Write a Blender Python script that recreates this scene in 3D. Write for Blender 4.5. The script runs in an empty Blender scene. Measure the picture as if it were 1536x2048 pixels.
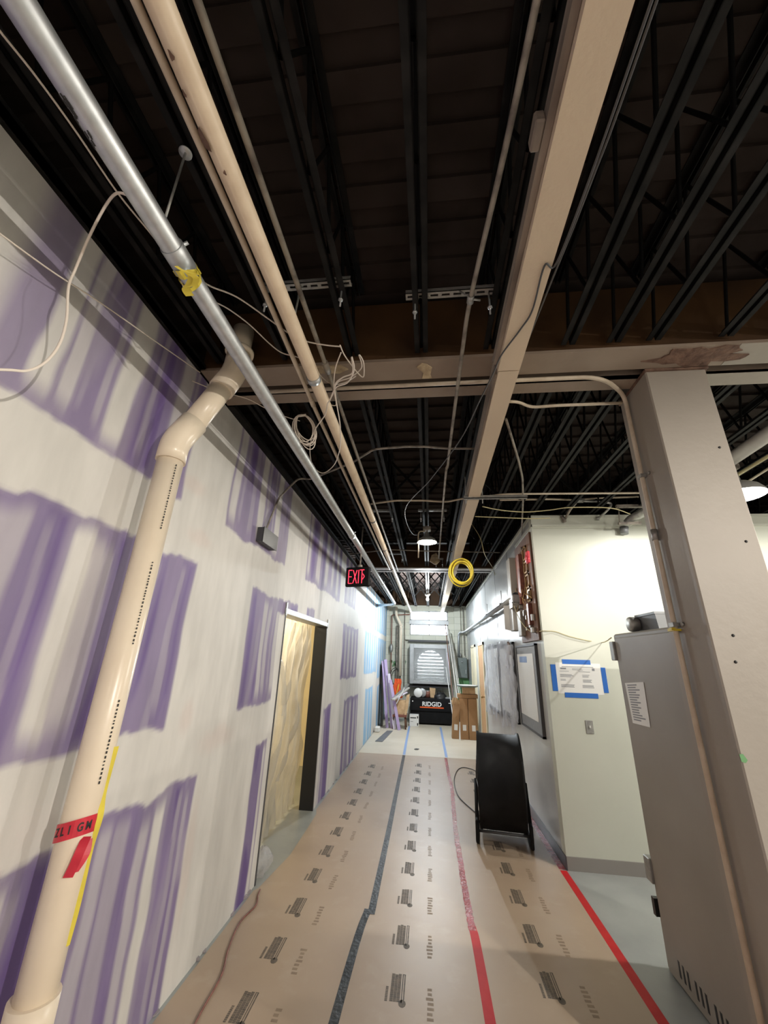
import bpy, math, random
import numpy as np
from mathutils import Vector, Matrix
random.seed(7)
C = bpy.context.scene.collection
PI = math.pi

# ------------------------------------------------------------------ camera
F_PX, PITCH, YAW, ROLL, EYE = 785.95, 0.355312, 0.11924, 0.032884, 1.70
cs, sn = math.cos, math.sin
fwd = Vector((-sn(YAW)*cs(PITCH), cs(YAW)*cs(PITCH), sn(PITCH)))
rt0 = Vector((cs(YAW), sn(YAW), 0)); up0 = rt0.cross(fwd)
rt = cs(ROLL)*rt0 + sn(ROLL)*up0; up = -sn(ROLL)*rt0 + cs(ROLL)*up0
cam = bpy.data.objects.new('camera', bpy.data.cameras.new('camera')); C.objects.link(cam)
cam.data.sensor_fit = 'VERTICAL'; cam.data.sensor_height = 24.0; cam.data.lens = F_PX/2048*24.0
cam.data.clip_start = 0.02
m = Matrix.Identity(4)
for i, v in enumerate((rt, up, -fwd)):
    for j in range(3): m[j][i] = v[j]
m[0][3], m[1][3], m[2][3] = 0, 0, EYE
cam.matrix_world = m
bpy.context.scene.camera = cam
EYEP = Vector((0, 0, EYE))
def at(px, py, x=None, y=None, z=None):
    """where the photograph's pixel meets a plane of the place"""
    d = (px-768)*rt - (py-1024)*up + F_PX*fwd
    for i, v in enumerate((x, y, z)):
        if v is not None: return EYEP + d*((v-EYEP[i])/d[i])

# ------------------------------------------------------------------ materials
def srgb(r, g, b):
    f = lambda c: (c/12.92 if c <= .04045 else ((c+.055)/1.055)**2.4)
    return (f(r/255), f(g/255), f(b/255), 1)
def newmat(name):
    m = bpy.data.materials.new(name); m.use_nodes = True
    nt = m.node_tree; b = nt.nodes['Principled BSDF']
    return m, nt, b
def lk(nt, a, ao, b, bi): nt.links.new(a.outputs[ao], b.inputs[bi])
def pm(name, col, rough=.6, metal=0, col2=None, scale=6, lo=.35, hi=.65, bump=0, bscale=40, spec=.5, stretch=None, detail=4, coat=0):
    m, nt, b = newmat(name)
    b.inputs['Base Color'].default_value = col
    b.inputs['Roughness'].default_value = rough; b.inputs['Metallic'].default_value = metal
    b.inputs['Specular IOR Level'].default_value = spec
    if coat: b.inputs['Coat Weight'].default_value = coat; b.inputs['Coat Roughness'].default_value = .08
    tc = nt.nodes.new('ShaderNodeNewGeometry')
    mp = nt.nodes.new('ShaderNodeMapping'); lk(nt, tc, 'Position', mp, 'Vector')
    if stretch: mp.inputs['Scale'].default_value = stretch
    if col2:
        n = nt.nodes.new('ShaderNodeTexNoise'); n.inputs['Scale'].default_value = scale; n.inputs['Detail'].default_value = detail
        lk(nt, mp, 'Vector', n, 'Vector')
        r = nt.nodes.new('ShaderNodeValToRGB'); r.color_ramp.elements[0].position = lo; r.color_ramp.elements[1].position = hi
        r.color_ramp.elements[0].color = col; r.color_ramp.elements[1].color = col2
        lk(nt, n, 'Fac', r, 'Fac'); lk(nt, r, 'Color', b, 'Base Color')
    if bump:
        n2 = nt.nodes.new('ShaderNodeTexNoise'); n2.inputs['Scale'].default_value = bscale; n2.inputs['Detail'].default_value = 3
        lk(nt, mp, 'Vector', n2, 'Vector')
        bp = nt.nodes.new('ShaderNodeBump'); bp.inputs['Strength'].default_value = bump; bp.inputs['Distance'].default_value = .01
        lk(nt, n2, 'Fac', bp, 'Height'); lk(nt, bp, 'Normal', b, 'Normal')
    return m
def em(name, col, s):
    m, nt, b = newmat(name)
    b.inputs['Base Color'].default_value = col
    b.inputs['Emission Color'].default_value = col; b.inputs['Emission Strength'].default_value = s
    return m

M = {}
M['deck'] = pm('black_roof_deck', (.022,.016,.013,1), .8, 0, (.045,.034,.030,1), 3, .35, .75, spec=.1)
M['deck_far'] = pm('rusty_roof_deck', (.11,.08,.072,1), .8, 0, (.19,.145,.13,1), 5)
M['primer'] = pm('brown_red_primer', (.075,.038,.016,1), .6, 0, (.045,.024,.012,1), 3, spec=.2)
M['joist'] = pm('dusty_black_steel', (.006,.006,.006,1), .65, 0, (.020,.0185,.0175,1), 9, .45, .75, spec=.15)
M['web'] = pm('black_steel_rod', (.005,.005,.005,1), .7, spec=.1)
M['girder'] = pm('girder_paint', (.22,.165,.125,1), .6, 0, (.30,.24,.19,1), 2.5, .3, .7, bump=.1)
M['primer'] = pm('brown_red_primer', (.075,.038,.016,1), .6, 0, (.045,.024,.012,1), 3, spec=.2)
M['girder_white'] = pm('girder_white_paint', (.55,.53,.50,1), .5, 0, (.42,.40,.38,1), 4)
M['mortar'] = pm('mortar_smear', (.50,.40,.26,1), .9, 0, (.3,.22,.14,1), 20, bump=.6)
M['rust'] = pm('rusty_torn_paint', (.20,.12,.085,1), .9, 0, (.10,.055,.04,1), 18, bump=.8)
M['column'] = pm('column_paint', (.305,.272,.235,1), .5, 0, (.27,.24,.205,1), 2.2, .3, .7, bump=.12, bscale=25)
M['partition'] = pm('glossy_cream_wall_paint', (.57,.59,.515,1), .34, 0, (.54,.56,.485,1), 1.5, bump=.06, bscale=14)
M['wallright'] = pm('glossy_grey_white_paint', (.56,.57,.56,1), .22, 0, (.42,.43,.43,1), 1.2, .3, .75, bump=.05, bscale=3, stretch=(1,1,.25))
M['concrete'] = pm('grey_painted_concrete', (.33,.35,.34,1), .35, 0, (.27,.29,.285,1), 3, bump=.03)
M['roomwall'] = pm('plain_wall_paint', (.45,.43,.39,1), .7, 0, (.40,.38,.34,1), 2)
M['baseboard'] = pm('grey_vinyl_base', (.25,.235,.22,1), .45)
M['darkbase'] = pm('dark_vinyl_base', (.06,.05,.055,1), .3)
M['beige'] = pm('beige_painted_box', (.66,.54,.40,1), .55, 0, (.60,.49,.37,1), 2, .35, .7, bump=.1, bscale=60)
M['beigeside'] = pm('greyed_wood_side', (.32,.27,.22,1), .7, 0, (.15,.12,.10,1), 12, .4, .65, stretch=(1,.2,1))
M['beigepipe'] = pm('cream_painted_pipe', (.66,.54,.40,1), .45, 0, (.58,.46,.33,1), 14, .45, .75)
M['galv'] = pm('galvanised_steel', (.50,.52,.53,1), .46, .8, (.42,.44,.45,1), 25, .4, .65)
M['galvdull'] = pm('dull_galvanised_conduit', (.42,.42,.40,1), .45, .6, (.30,.30,.29,1), 30)
M['dirtyconduit'] = pm('dirty_grey_conduit', (.30,.27,.23,1), .6, .2, (.12,.10,.09,1), 14, .45, .7)
M['creamconduit'] = pm('cream_painted_conduit', (.62,.54,.43,1), .45, 0, (.50,.42,.32,1), 12)
M['pvc'] = pm('cream_pvc', (.80,.70,.56,1), .3, 0, (.74,.63,.49,1), 4, .3, .7)
M['cord'] = pm('white_cable', (.72,.64,.56,1), .5)
M['yellowcord'] = pm('pale_yellow_cable', (.55,.48,.26,1), .5)
M['black'] = pm('black_plastic', (.012,.012,.013,1), .4)
M['blackgloss'] = pm('black_powder_coat', (.008,.008,.009,1), .55, 0, (.012,.012,.013,1), 5, spec=.12)
M['darkgrey'] = pm('dark_grey_metal', (.06,.06,.065,1), .5)
M['greybox'] = pm('grey_sheet_metal', (.22,.23,.24,1), .4, .3, (.17,.18,.19,1), 5)
M['cabinet'] = pm('grey_tan_cabinet_paint', (.30,.275,.24,1), .45, 0, (.25,.225,.195,1), 1.8, .3, .7, bump=.04)
M['yellow'] = pm('yellow_plastic', (.72,.58,.04,1), .4, 0, (.60,.44,.03,1), 20)
M['caution'] = pm('yellow_caution_tape', (.75,.62,.08,1), .35, 0, (.62,.50,.06,1), 10)
M['redtape'] = pm('red_floor_tape', (.44,.012,.016,1), .5, 0, (.50,.02,.022,1), 12, spec=.2)
M['redtapegloss'] = pm('clear_coated_red_tape', (.36,.03,.035,1), .16, 0, (.46,.10,.10,1), 22, .45, .62, bump=.9, bscale=55, coat=.5)
M['redflag'] = pm('red_flagging', (.60,.03,.05,1), .4, 0, (.50,.02,.04,1), 20)
M['orange'] = pm('orange_fabric', (.85,.12,.02,1), .6, 0, (.70,.08,.02,1), 20)
M['bluetape'] = pm('blue_painters_tape', (.01,.12,.48,1), .6)
M['bluetapef'] = pm('faded_blue_tape', (.22,.32,.55,1), .6)
M['greytape'] = pm('grey_black_tape', (.010,.011,.013,1), .42, 0, (.045,.052,.055,1), 7, .42, .72, bump=.4, bscale=40, spec=.3)
M['paper_white'] = pm('white_sheet_paper', (.78,.78,.76,1), .6)
M['whiteplastic'] = pm('white_plastic', (.78,.78,.76,1), .35)
M['plywood'] = pm('old_brown_plywood', (.16,.075,.04,1), .6, 0, (.09,.04,.022,1), 6, stretch=(1,3,.5), bump=.2)
M['brass'] = pm('aged_brass', (.42,.28,.13,1), .45, .5, (.30,.18,.08,1), 20)
M['copper'] = pm('red_brown_device', (.25,.09,.06,1), .5, 0, (.15,.05,.035,1), 30)
M['boardgrey'] = pm('grey_fabric_board', (.27,.28,.29,1), .7, 0, (.24,.25,.26,1), 20)
M['woodcream'] = pm('cream_wood_trim', (.78,.70,.50,1), .5)
M['doorwood'] = pm('tan_wood_door', (.45,.25,.12,1), .45, 0, (.55,.33,.17,1), 5, stretch=(1,4,.3))
M['cardboard'] = pm('brown_cardboard', (.40,.23,.11,1), .75, 0, (.33,.185,.085,1), 4)
M['cardlight'] = pm('light_torn_cardboard', (.62,.42,.24,1), .75, 0, (.50,.32,.17,1), 12)
M['drywallpurple'] = pm('purple_gypsum_paper', (.40,.30,.52,1), .7, 0, (.48,.38,.58,1), 3)
M['gypsum'] = pm('pale_board_edge', (.62,.56,.66,1), .8)
M['glass'] = None
M['greenpaint'] = pm('green_wall_paint', (.10,.26,.10,1), .6, 0, (.14,.33,.14,1), 9)
M['panelgreen'] = pm('grey_green_enclosure', (.15,.18,.17,1), .4, 0, (.18,.21,.20,1), 6)
M['housing'] = pm('silver_grey_housing', (.42,.43,.44,1), .4, .2, (.36,.37,.38,1), 8)
M['ink'] = pm('printed_ink', (.16,.125,.09,1), .6, 0, (.085,.068,.052,1), 40, .3, .6)
M['inkfaint'] = pm('worn_ink', (.29,.215,.145,1), .6, 0, (.22,.16,.11,1), 14, .35, .65)
M['inkblack'] = pm('black_lettering', (.02,.02,.02,1), .6)
M['greylettering'] = pm('grey_lettering', (.25,.26,.28,1), .6)
M['whitelettering'] = pm('white_lettering', (.85,.85,.85,1), .5)
M['orangelogo'] = pm('orange_stripe', (.85,.12,.02,1), .5)
M['enamel'] = pm('white_enamel_shade', (.70,.70,.68,1), .35)
M['shadeout'] = pm('grey_enamel_shade', (.30,.30,.29,1), .4, .2)
M['bulb'] = em('bright_bulb', (1,.98,.94,1), 60)
M['bulbweak'] = em('weak_bulb', (1,.96,.85,1), 2.2)
M['led'] = em('red_sign_led', (1,.03,.06,1), 1.9)
M['mudwhite'] = pm('dried_mud', (.30,.27,.28,1), .8, bump=.3)

# brown floor paper: subtle mottling, dusty boot marks
def paper_mat(name, c1, c2, c3):
    m, nt, b = newmat(name)
    g = nt.nodes.new('ShaderNodeNewGeometry')
    n = nt.nodes.new('ShaderNodeTexNoise'); n.inputs['Scale'].default_value = 1.3; n.inputs['Detail'].default_value = 5
    lk(nt, g, 'Position', n, 'Vector')
    r = nt.nodes.new('ShaderNodeValToRGB'); r.color_ramp.elements[0].color = c1; r.color_ramp.elements[1].color = c2
    r.color_ramp.elements[0].position = .35; r.color_ramp.elements[1].position = .65
    lk(nt, n, 'Fac', r, 'Fac')
    n2 = nt.nodes.new('ShaderNodeTexNoise'); n2.inputs['Scale'].default_value = 4.5; n2.inputs['Detail'].default_value = 6; n2.inputs['Roughness'].default_value = .6
    lk(nt, g, 'Position', n2, 'Vector')
    r2 = nt.nodes.new('ShaderNodeValToRGB'); r2.color_ramp.elements[0].position = .56; r2.color_ramp.elements[1].position = .74
    r2.color_ramp.elements[0].color = (0,0,0,1); r2.color_ramp.elements[1].color = (.4,.4,.4,1)
    lk(nt, n2, 'Fac', r2, 'Fac')
    mx = nt.nodes.new('ShaderNodeMix'); mx.data_type = 'RGBA'; mx.inputs[7].default_value = c3
    lk(nt, r2, 'Color', mx, 0); nt.links.new(r.outputs['Color'], mx.inputs[6])
    nt.links.new(mx.outputs[2], b.inputs['Base Color'])
    b.inputs['Roughness'].default_value = .42
    n3 = nt.nodes.new('ShaderNodeTexNoise'); n3.inputs['Scale'].default_value = 2.2
    lk(nt, g, 'Position', n3, 'Vector')
    bp = nt.nodes.new('ShaderNodeBump'); bp.inputs['Strength'].default_value = .25; bp.inputs['Distance'].default_value = .02
    lk(nt, n3, 'Fac', bp, 'Height'); lk(nt, bp, 'Normal', b, 'Normal')
    return m
M['paper'] = paper_mat('brown_floor_board', (.425,.33,.24,1), (.385,.29,.208,1), (.48,.405,.325,1))
M['paperlight'] = paper_mat('pale_floor_sheet', (.62,.56,.46,1), (.56,.50,.40,1), (.68,.64,.56,1))

# concrete-block back wall
def block_mat():
    m, nt, b = newmat('painted_concrete_block')
    g = nt.nodes.new('ShaderNodeNewGeometry')
    mp = nt.nodes.new('ShaderNodeMapping'); mp.inputs['Rotation'].default_value = (PI/2, 0, 0)
    lk(nt, g, 'Position', mp, 'Vector')
    br = nt.nodes.new('ShaderNodeTexBrick'); br.inputs['Scale'].default_value = 1
    br.inputs['Brick Width'].default_value = .40; br.inputs['Row Height'].default_value = .20; br.inputs['Mortar Size'].default_value = .006
    br.inputs['Color1'].default_value = (.62,.62,.53,1); br.inputs['Color2'].default_value = (.55,.55,.46,1); br.inputs['Mortar'].default_value = (.42,.42,.35,1)
    lk(nt, mp, 'Vector', br, 'Vector'); lk(nt, br, 'Color', b, 'Base Color'); b.inputs['Roughness'].default_value = .6
    bp = nt.nodes.new('ShaderNodeBump'); bp.inputs['Strength'].default_value = .4; bp.invert = True
    lk(nt, br, 'Fac', bp, 'Height'); lk(nt, bp, 'Normal', b, 'Normal')
    return m
M['block'] = block_mat()
def glass_mat():
    m, nt, b = newmat('frosted_window_glass')
    b.inputs['Base Color'].default_value = (.95,.97,1,1); b.inputs['Roughness'].default_value = .25
    b.inputs['Transmission Weight'].default_value = 1; b.inputs['IOR'].default_value = 1.05
    return m
M['glass'] = glass_mat()
def poly_mat(name, tint, alpha, rough=.25, bsc=9, bd=.03):
    # crinkled plastic film: part see-through, part milky, shiny folds
    m, nt, b = newmat(name)
    out = nt.nodes['Material Output']
    tr = nt.nodes.new('ShaderNodeBsdfTransparent'); tl = nt.nodes.new('ShaderNodeBsdfTranslucent'); tl.inputs['Color'].default_value = tint
    b.inputs['Base Color'].default_value = tint; b.inputs['Roughness'].default_value = rough
    m1 = nt.nodes.new('ShaderNodeMixShader'); m1.inputs[0].default_value = .55
    lk(nt, b, 0, m1, 1); lk(nt, tl, 0, m1, 2)
    m2 = nt.nodes.new('ShaderNodeMixShader'); m2.inputs[0].default_value = alpha
    lk(nt, tr, 0, m2, 1); lk(nt, m1, 0, m2, 2); lk(nt, m2, 0, out, 'Surface')
    g = nt.nodes.new('ShaderNodeNewGeometry')
    n = nt.nodes.new('ShaderNodeTexNoise'); n.inputs['Scale'].default_value = bsc; n.inputs['Detail'].default_value = 4
    mp = nt.nodes.new('ShaderNodeMapping'); mp.inputs['Scale'].default_value = (1,1,.3)
    lk(nt, g, 'Position', mp, 'Vector'); lk(nt, mp, 'Vector', n, 'Vector')
    bp = nt.nodes.new('ShaderNodeBump'); bp.inputs['Strength'].default_value = 1; bp.inputs['Distance'].default_value = bd
    lk(nt, n, 'Fac', bp, 'Height'); lk(nt, bp, 'Normal', b, 'Normal')
    return m
M['poly'] = poly_mat('milky_plastic_sheeting', (.62,.60,.55,1), .80, .22, 11, .05)
M['screen'] = poly_mat('dusty_screen', (.42,.43,.42,1), .86, .5, 60, .01)
M['wrap'] = poly_mat('clear_crinkled_wrap', (.80,.80,.84,1), .42, .10, 16, .05)
def attr_mat():
    m, nt, b = newmat('taped_purple_drywall')
    a = nt.nodes.new('ShaderNodeVertexColor'); a.layer_name = 'Col'
    g = nt.nodes.new('ShaderNodeNewGeometry')
    n = nt.nodes.new('ShaderNodeTexNoise'); n.inputs['Scale'].default_value = 7; n.inputs['Detail'].default_value = 5
    mp = nt.nodes.new('ShaderNodeMapping'); mp.inputs['Scale'].default_value = (1,1.6,.4)
    lk(nt, g, 'Position', mp, 'Vector'); lk(nt, mp, 'Vector', n, 'Vector')
    r = nt.nodes.new('ShaderNodeValToRGB'); r.color_ramp.elements[0].position = .3; r.color_ramp.elements[1].position = .7
    r.color_ramp.elements[0].color = (.90,.90,.90,1); r.color_ramp.elements[1].color = (1.05,1.05,1.05,1)
    lk(nt, n, 'Fac', r, 'Fac')
    mx = nt.nodes.new('ShaderNodeMix'); mx.data_type = 'RGBA'; mx.blend_type = 'MULTIPLY'; mx.inputs[0].default_value = 1
    nt.links.new(a.outputs['Color'], mx.inputs[6]); nt.links.new(r.outputs['Color'], mx.inputs[7])
    nt.links.new(mx.outputs[2], b.inputs['Base Color'])
    b.inputs['Roughness'].default_value = .62
    return m
M['drywall'] = attr_mat()

# ------------------------------------------------------------------ mesh builder
class MB:
    def __init__(s): s.v = []; s.f = []; s.mi = []; s.cur = 0; s.sm = []; s.smooth = False
    def face(s, idx): s.f.append(tuple(idx)); s.mi.append(s.cur); s.sm.append(s.smooth)
    def mat(s, i): s.cur = i; return s
    def box(s, a, b, rot=None, piv=None):
        """axis box between corners a and b"""
        x0,y0,z0 = a; x1,y1,z1 = b; o = len(s.v)
        pts = [Vector(p) for p in ((x0,y0,z0),(x1,y0,z0),(x1,y1,z0),(x0,y1,z0),(x0,y0,z1),(x1,y0,z1),(x1,y1,z1),(x0,y1,z1))]
        if rot is not None:
            pv = Vector(piv) if piv else (Vector(a)+Vector(b))/2
            pts = [pv + rot @ (p-pv) for p in pts]
        s.v += pts; sm = s.smooth; s.smooth = False
        for q in ((0,3,2,1),(4,5,6,7),(0,1,5,4),(1,2,6,5),(2,3,7,6),(3,0,4,7)): s.face([o+i for i in q])
        s.smooth = sm; return s
    def bevbox(s, a, b, r=.01, rot=None, piv=None):
        """box with chamfered vertical and horizontal edges"""
        x0,x1 = sorted((a[0],b[0])); y0,y1 = sorted((a[1],b[1])); z0,z1 = sorted((a[2],b[2]))
        r = min(r, (x1-x0)/2.1, (y1-y0)/2.1, (z1-z0)/2.1)
        def ring(z, i): return [(x0+r+0*i,y0+i,z),(x1-r,y0+i,z),(x1-i,y0+r,z),(x1-i,y1-r,z),(x1-r,y1-i,z),(x0+r,y1-i,z),(x0+i,y1-r,z),(x0+i,y0+r,z)]
        rings = [ring(z0, r), ring(z0+r, 0), ring(z1-r, 0), ring(z1, r)]
        pts = [Vector(p) for q in rings for p in q]
        if rot is not None:
            pv = Vector(piv) if piv else (Vector(a)+Vector(b))/2
            pts = [pv + rot @ (p-pv) for p in pts]
        o = len(s.v); s.v += pts
        s.face([o+7-i for i in range(8)])
        for k in range(3):
            for i in range(8): j = (i+1) % 8; s.face([o+8*k+i, o+8*k+j, o+8*k+8+j, o+8*k+8+i])
        s.face([o+24+i for i in range(8)]); return s
    def bar(s, p0, p1, w, h, upv=(0,0,1)):
        """rectangular bar from p0 to p1, w across, h along upv"""
        p0, p1 = Vector(p0), Vector(p1); d = (p1-p0).normalized(); u = Vector(upv)
        sd = d.cross(u)
        if sd.length < 1e-5: sd = d.cross(Vector((1,0,0)))
        sd.normalize(); u = sd.cross(d).normalized(); o = len(s.v)
        for p in (p0, p1):
            for a, b in ((-1,-1),(1,-1),(1,1),(-1,1)): s.v.append(p + sd*a*w/2 + u*b*h/2)
        sm = s.smooth; s.smooth = False
        for q in ((0,1,2,3),(7,6,5,4),(0,4,5,1),(1,5,6,2),(2,6,7,3),(3,7,4,0)): s.face([o+i for i in q])
        s.smooth = sm; return s
    def tube(s, pts, r, n=8, caps=True, rs=None):
        pts = [Vector(p) for p in pts]; o = len(s.v); prev = None; N = len(pts)
        for i, p in enumerate(pts):
            t = (pts[min(i+1,N-1)] - pts[max(i-1,0)])
            if t.length < 1e-7: t = Vector((0,0,1))
            t.normalize()
            if prev is None:
                u = t.cross(Vector((0,0,1)))
                if u.length < 1e-3: u = t.cross(Vector((1,0,0)))
            else: u = prev - t*prev.dot(t)
            u.normalize(); prev = u; w = t.cross(u); rr = rs[i] if rs else r
            for k in range(n):
                a = 2*PI*k/n; s.v.append(p + (u*cs(a) + w*sn(a))*rr)
        sm = s.smooth; s.smooth = True
        for i in range(N-1):
            for k in range(n):
                a = o+i*n+k; b = o+i*n+(k+1) % n; s.face((a, b, b+n, a+n))
        s.smooth = False
        if caps: s.face([o+n-1-k for k in range(n)]); s.face([o+(N-1)*n+k for k in range(n)])
        s.smooth = sm; return s
    def cyl(s, p0, p1, r, n=20, r1=None): return s.tube([p0, p1], r, n, True, [r, r1 if r1 is not None else r])
    def lathe(s, prof, cen, n=32, axis='z'):
        """prof: (radius, height) pairs turned about an axis through cen"""
        o = len(s.v); cen = Vector(cen)
        for (r, h) in prof:
            for k in range(n):
                a = 2*PI*k/n; q = (r*cs(a), r*sn(a), h)
                if axis == 'x': q = (h, r*cs(a), r*sn(a))
                if axis == 'y': q = (r*cs(a), h, r*sn(a))
                s.v.append(cen + Vector(q))
        sm = s.smooth; s.smooth = True
        for i in range(len(prof)-1):
            for k in range(n): a = o+i*n+k; b = o+i*n+(k+1) % n; s.face((a, b, b+n, a+n))
        s.smooth = sm; return s
    def poly(s, pts, d):
        """flat outline pts pushed along vector d"""
        o = len(s.v); n = len(pts); d = Vector(d); pts = [Vector(p) for p in pts]
        s.v += pts + [p+d for p in pts]
        s.face([o+n-1-i for i in range(n)]); s.face([o+n+i for i in range(n)])
        for i in range(n): j = (i+1) % n; s.face((o+i, o+j, o+n+j, o+n+i))
        return s
    def quad(s, *p):
        o = len(s.v); s.v += [Vector(q) for q in p]; s.face(range(o, o+len(p))); return s
    def text(s, txt, origin, right, upv, size, depth=.002, wide=1.0, bold=0, align='LEFT'):
        cu = bpy.data.curves.new('t', 'FONT'); cu.body = txt; cu.size = 1; cu.extrude = depth/size; cu.offset = bold; cu.align_x = align
        ob = bpy.data.objects.new('t', cu); me = bpy.data.meshes.new_from_object(ob)
        o = len(s.v); R = Vector(right).normalized(); U = Vector(upv).normalized(); Nn = R.cross(U)
        for v in me.vertices: s.v.append(Vector(origin) + R*v.co.x*size*wide + U*v.co.y*size + Nn*v.co.z*size)
        for p in me.polygons: s.face([o+i for i in p.vertices])
        bpy.data.objects.remove(ob); bpy.data.curves.remove(cu); bpy.data.meshes.remove(me); return s
    def build(s, name, mats, parent=None, org=None):
        if not isinstance(mats, (list, tuple)): mats = [mats]
        me = bpy.data.meshes.new(name)
        if org is None and parent is None:
            xs = [v[0] for v in s.v]; ys = [v[1] for v in s.v]; zs = [v[2] for v in s.v]
            org = Vector(((min(xs)+max(xs))/2, (min(ys)+max(ys))/2, min(zs)))
        if parent is not None:
            org = Vector((0,0,0)); q = parent
            while q is not None: org = org + q.location; q = q.parent
        me.from_pydata([Vector(v)-org for v in s.v], [], s.f); me.update()
        me.polygons.foreach_set('material_index', s.mi); me.polygons.foreach_set('use_smooth', s.sm)
        for mt in mats: me.materials.append(M[mt] if isinstance(mt, str) else mt)
        o = bpy.data.objects.new(name, me); C.objects.link(o)
        if parent is not None: o.parent = parent
        else: o.location = org
        return o

def tag(o, label=None, cat=None, group=None, kind=None):
    if label: o['label'] = label
    if cat: o['category'] = cat
    if group: o['group'] = group
    if kind: o['kind'] = kind
    return o
def thing(name, label, cat, loc=(0,0,0), group=None):
    o = bpy.data.objects.new(name, None); C.objects.link(o); o.location = loc; o.empty_display_size = .1
    return tag(o, label, cat, group)
def part(mb, name, mat, parent, label=None):
    o = mb.build(name, mat, parent)
    if label: o['label'] = label
    return o
def struct(mb, name, mat, parent=None):
    o = mb.build(name, mat, parent)
    if parent is None: o['kind'] = 'structure'
    return o
def dup(root, off=(0,0,0), label=None, group=None):
    r = root.copy(); C.objects.link(r); r.location = root.location + Vector(off)
    if label: r['label'] = label
    if group: r['group'] = group
    for ch in list(root.children):
        c = ch.copy(); C.objects.link(c); c.parent = r
        for g in list(ch.children): d = g.copy(); C.objects.link(d); d.parent = c
    return r
def spline(pts, sub=8):
    P = [Vector(p) for p in pts]; out = []
    for i in range(len(P)-1):
        p0, p1, p2, p3 = P[max(i-1,0)], P[i], P[i+1], P[min(i+2,len(P)-1)]
        for k in range(sub):
            t = k/sub
            out.append(.5*((2*p1)+(p2-p0)*t+(2*p0-5*p1+4*p2-p3)*t*t+(3*p1-p0-3*p2+p3)*t**3))
    out.append(P[-1]); return out
def bend(pts, r=.06, sub=5):
    """polyline with rounded corners"""
    P = [Vector(p) for p in pts]; out = [P[0]]
    for i in range(1, len(P)-1):
        a = (P[i-1]-P[i]); b = (P[i+1]-P[i]); rr = min(r, a.length*.49, b.length*.49)
        a0 = P[i]+a.normalized()*rr; b0 = P[i]+b.normalized()*rr
        for k in range(sub+1):
            t = k/sub; out.append((1-t)**2*a0 + 2*t*(1-t)*P[i] + t*t*b0)
    out.append(P[-1]); return out
def cable(name, pts, r, mat, label, cat='cable', group=None, sub=8, n=6):
    mb = MB(); mb.tube(spline(pts, sub), r, n); return tag(mb.build(name, mat), label, cat, group)
RZ = lambda a: Matrix.Rotation(a, 3, 'Z')
RX = lambda a: Matrix.Rotation(a, 3, 'X')
RY = lambda a: Matrix.Rotation(a, 3, 'Y')

# ------------------------------------------------------------------ room shell
XL, XR, YP, YB = -1.374, 1.192, 4.49, 13.3      # purple wall, right wall, partition face, back wall
ZW, ZJ, ZD = 3.29, 3.33, 3.82                    # wall top / girder underside, joist underside, deck
struct(MB().box((-4.6,-4.2,-.12),(7.2,14.2,0)), 'floor', 'concrete')
# corrugated roof deck
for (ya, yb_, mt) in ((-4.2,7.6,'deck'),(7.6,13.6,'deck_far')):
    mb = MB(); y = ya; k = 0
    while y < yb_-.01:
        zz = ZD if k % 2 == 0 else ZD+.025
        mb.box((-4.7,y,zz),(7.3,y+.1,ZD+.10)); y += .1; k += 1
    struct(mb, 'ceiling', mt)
struct(MB().box((-4.7,13.20,3.36),(7.2,13.299,ZD)), 'trim_10', 'primer')

# purple drywall wall with taping-mud pattern
def vnoise(u, v, seed=0):
    rs = np.random.RandomState(seed); T = rs.rand(256,256)
    ui = np.floor(u).astype(int); vi = np.floor(v).astype(int); fu = u-ui; fv = v-vi
    fu = fu*fu*(3-2*fu); fv = fv*fv*(3-2*fv)
    g = lambda a, b: T[a % 256, b % 256]
    return (g(ui,vi)*(1-fu)+g(ui+1,vi)*fu)*(1-fv)+(g(ui,vi+1)*(1-fu)+g(ui+1,vi+1)*fu)*fv
def ss(e0, e1, x): t = np.clip((x-e0)/(e1-e0), 0, 1); return t*t*(3-2*t)
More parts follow.
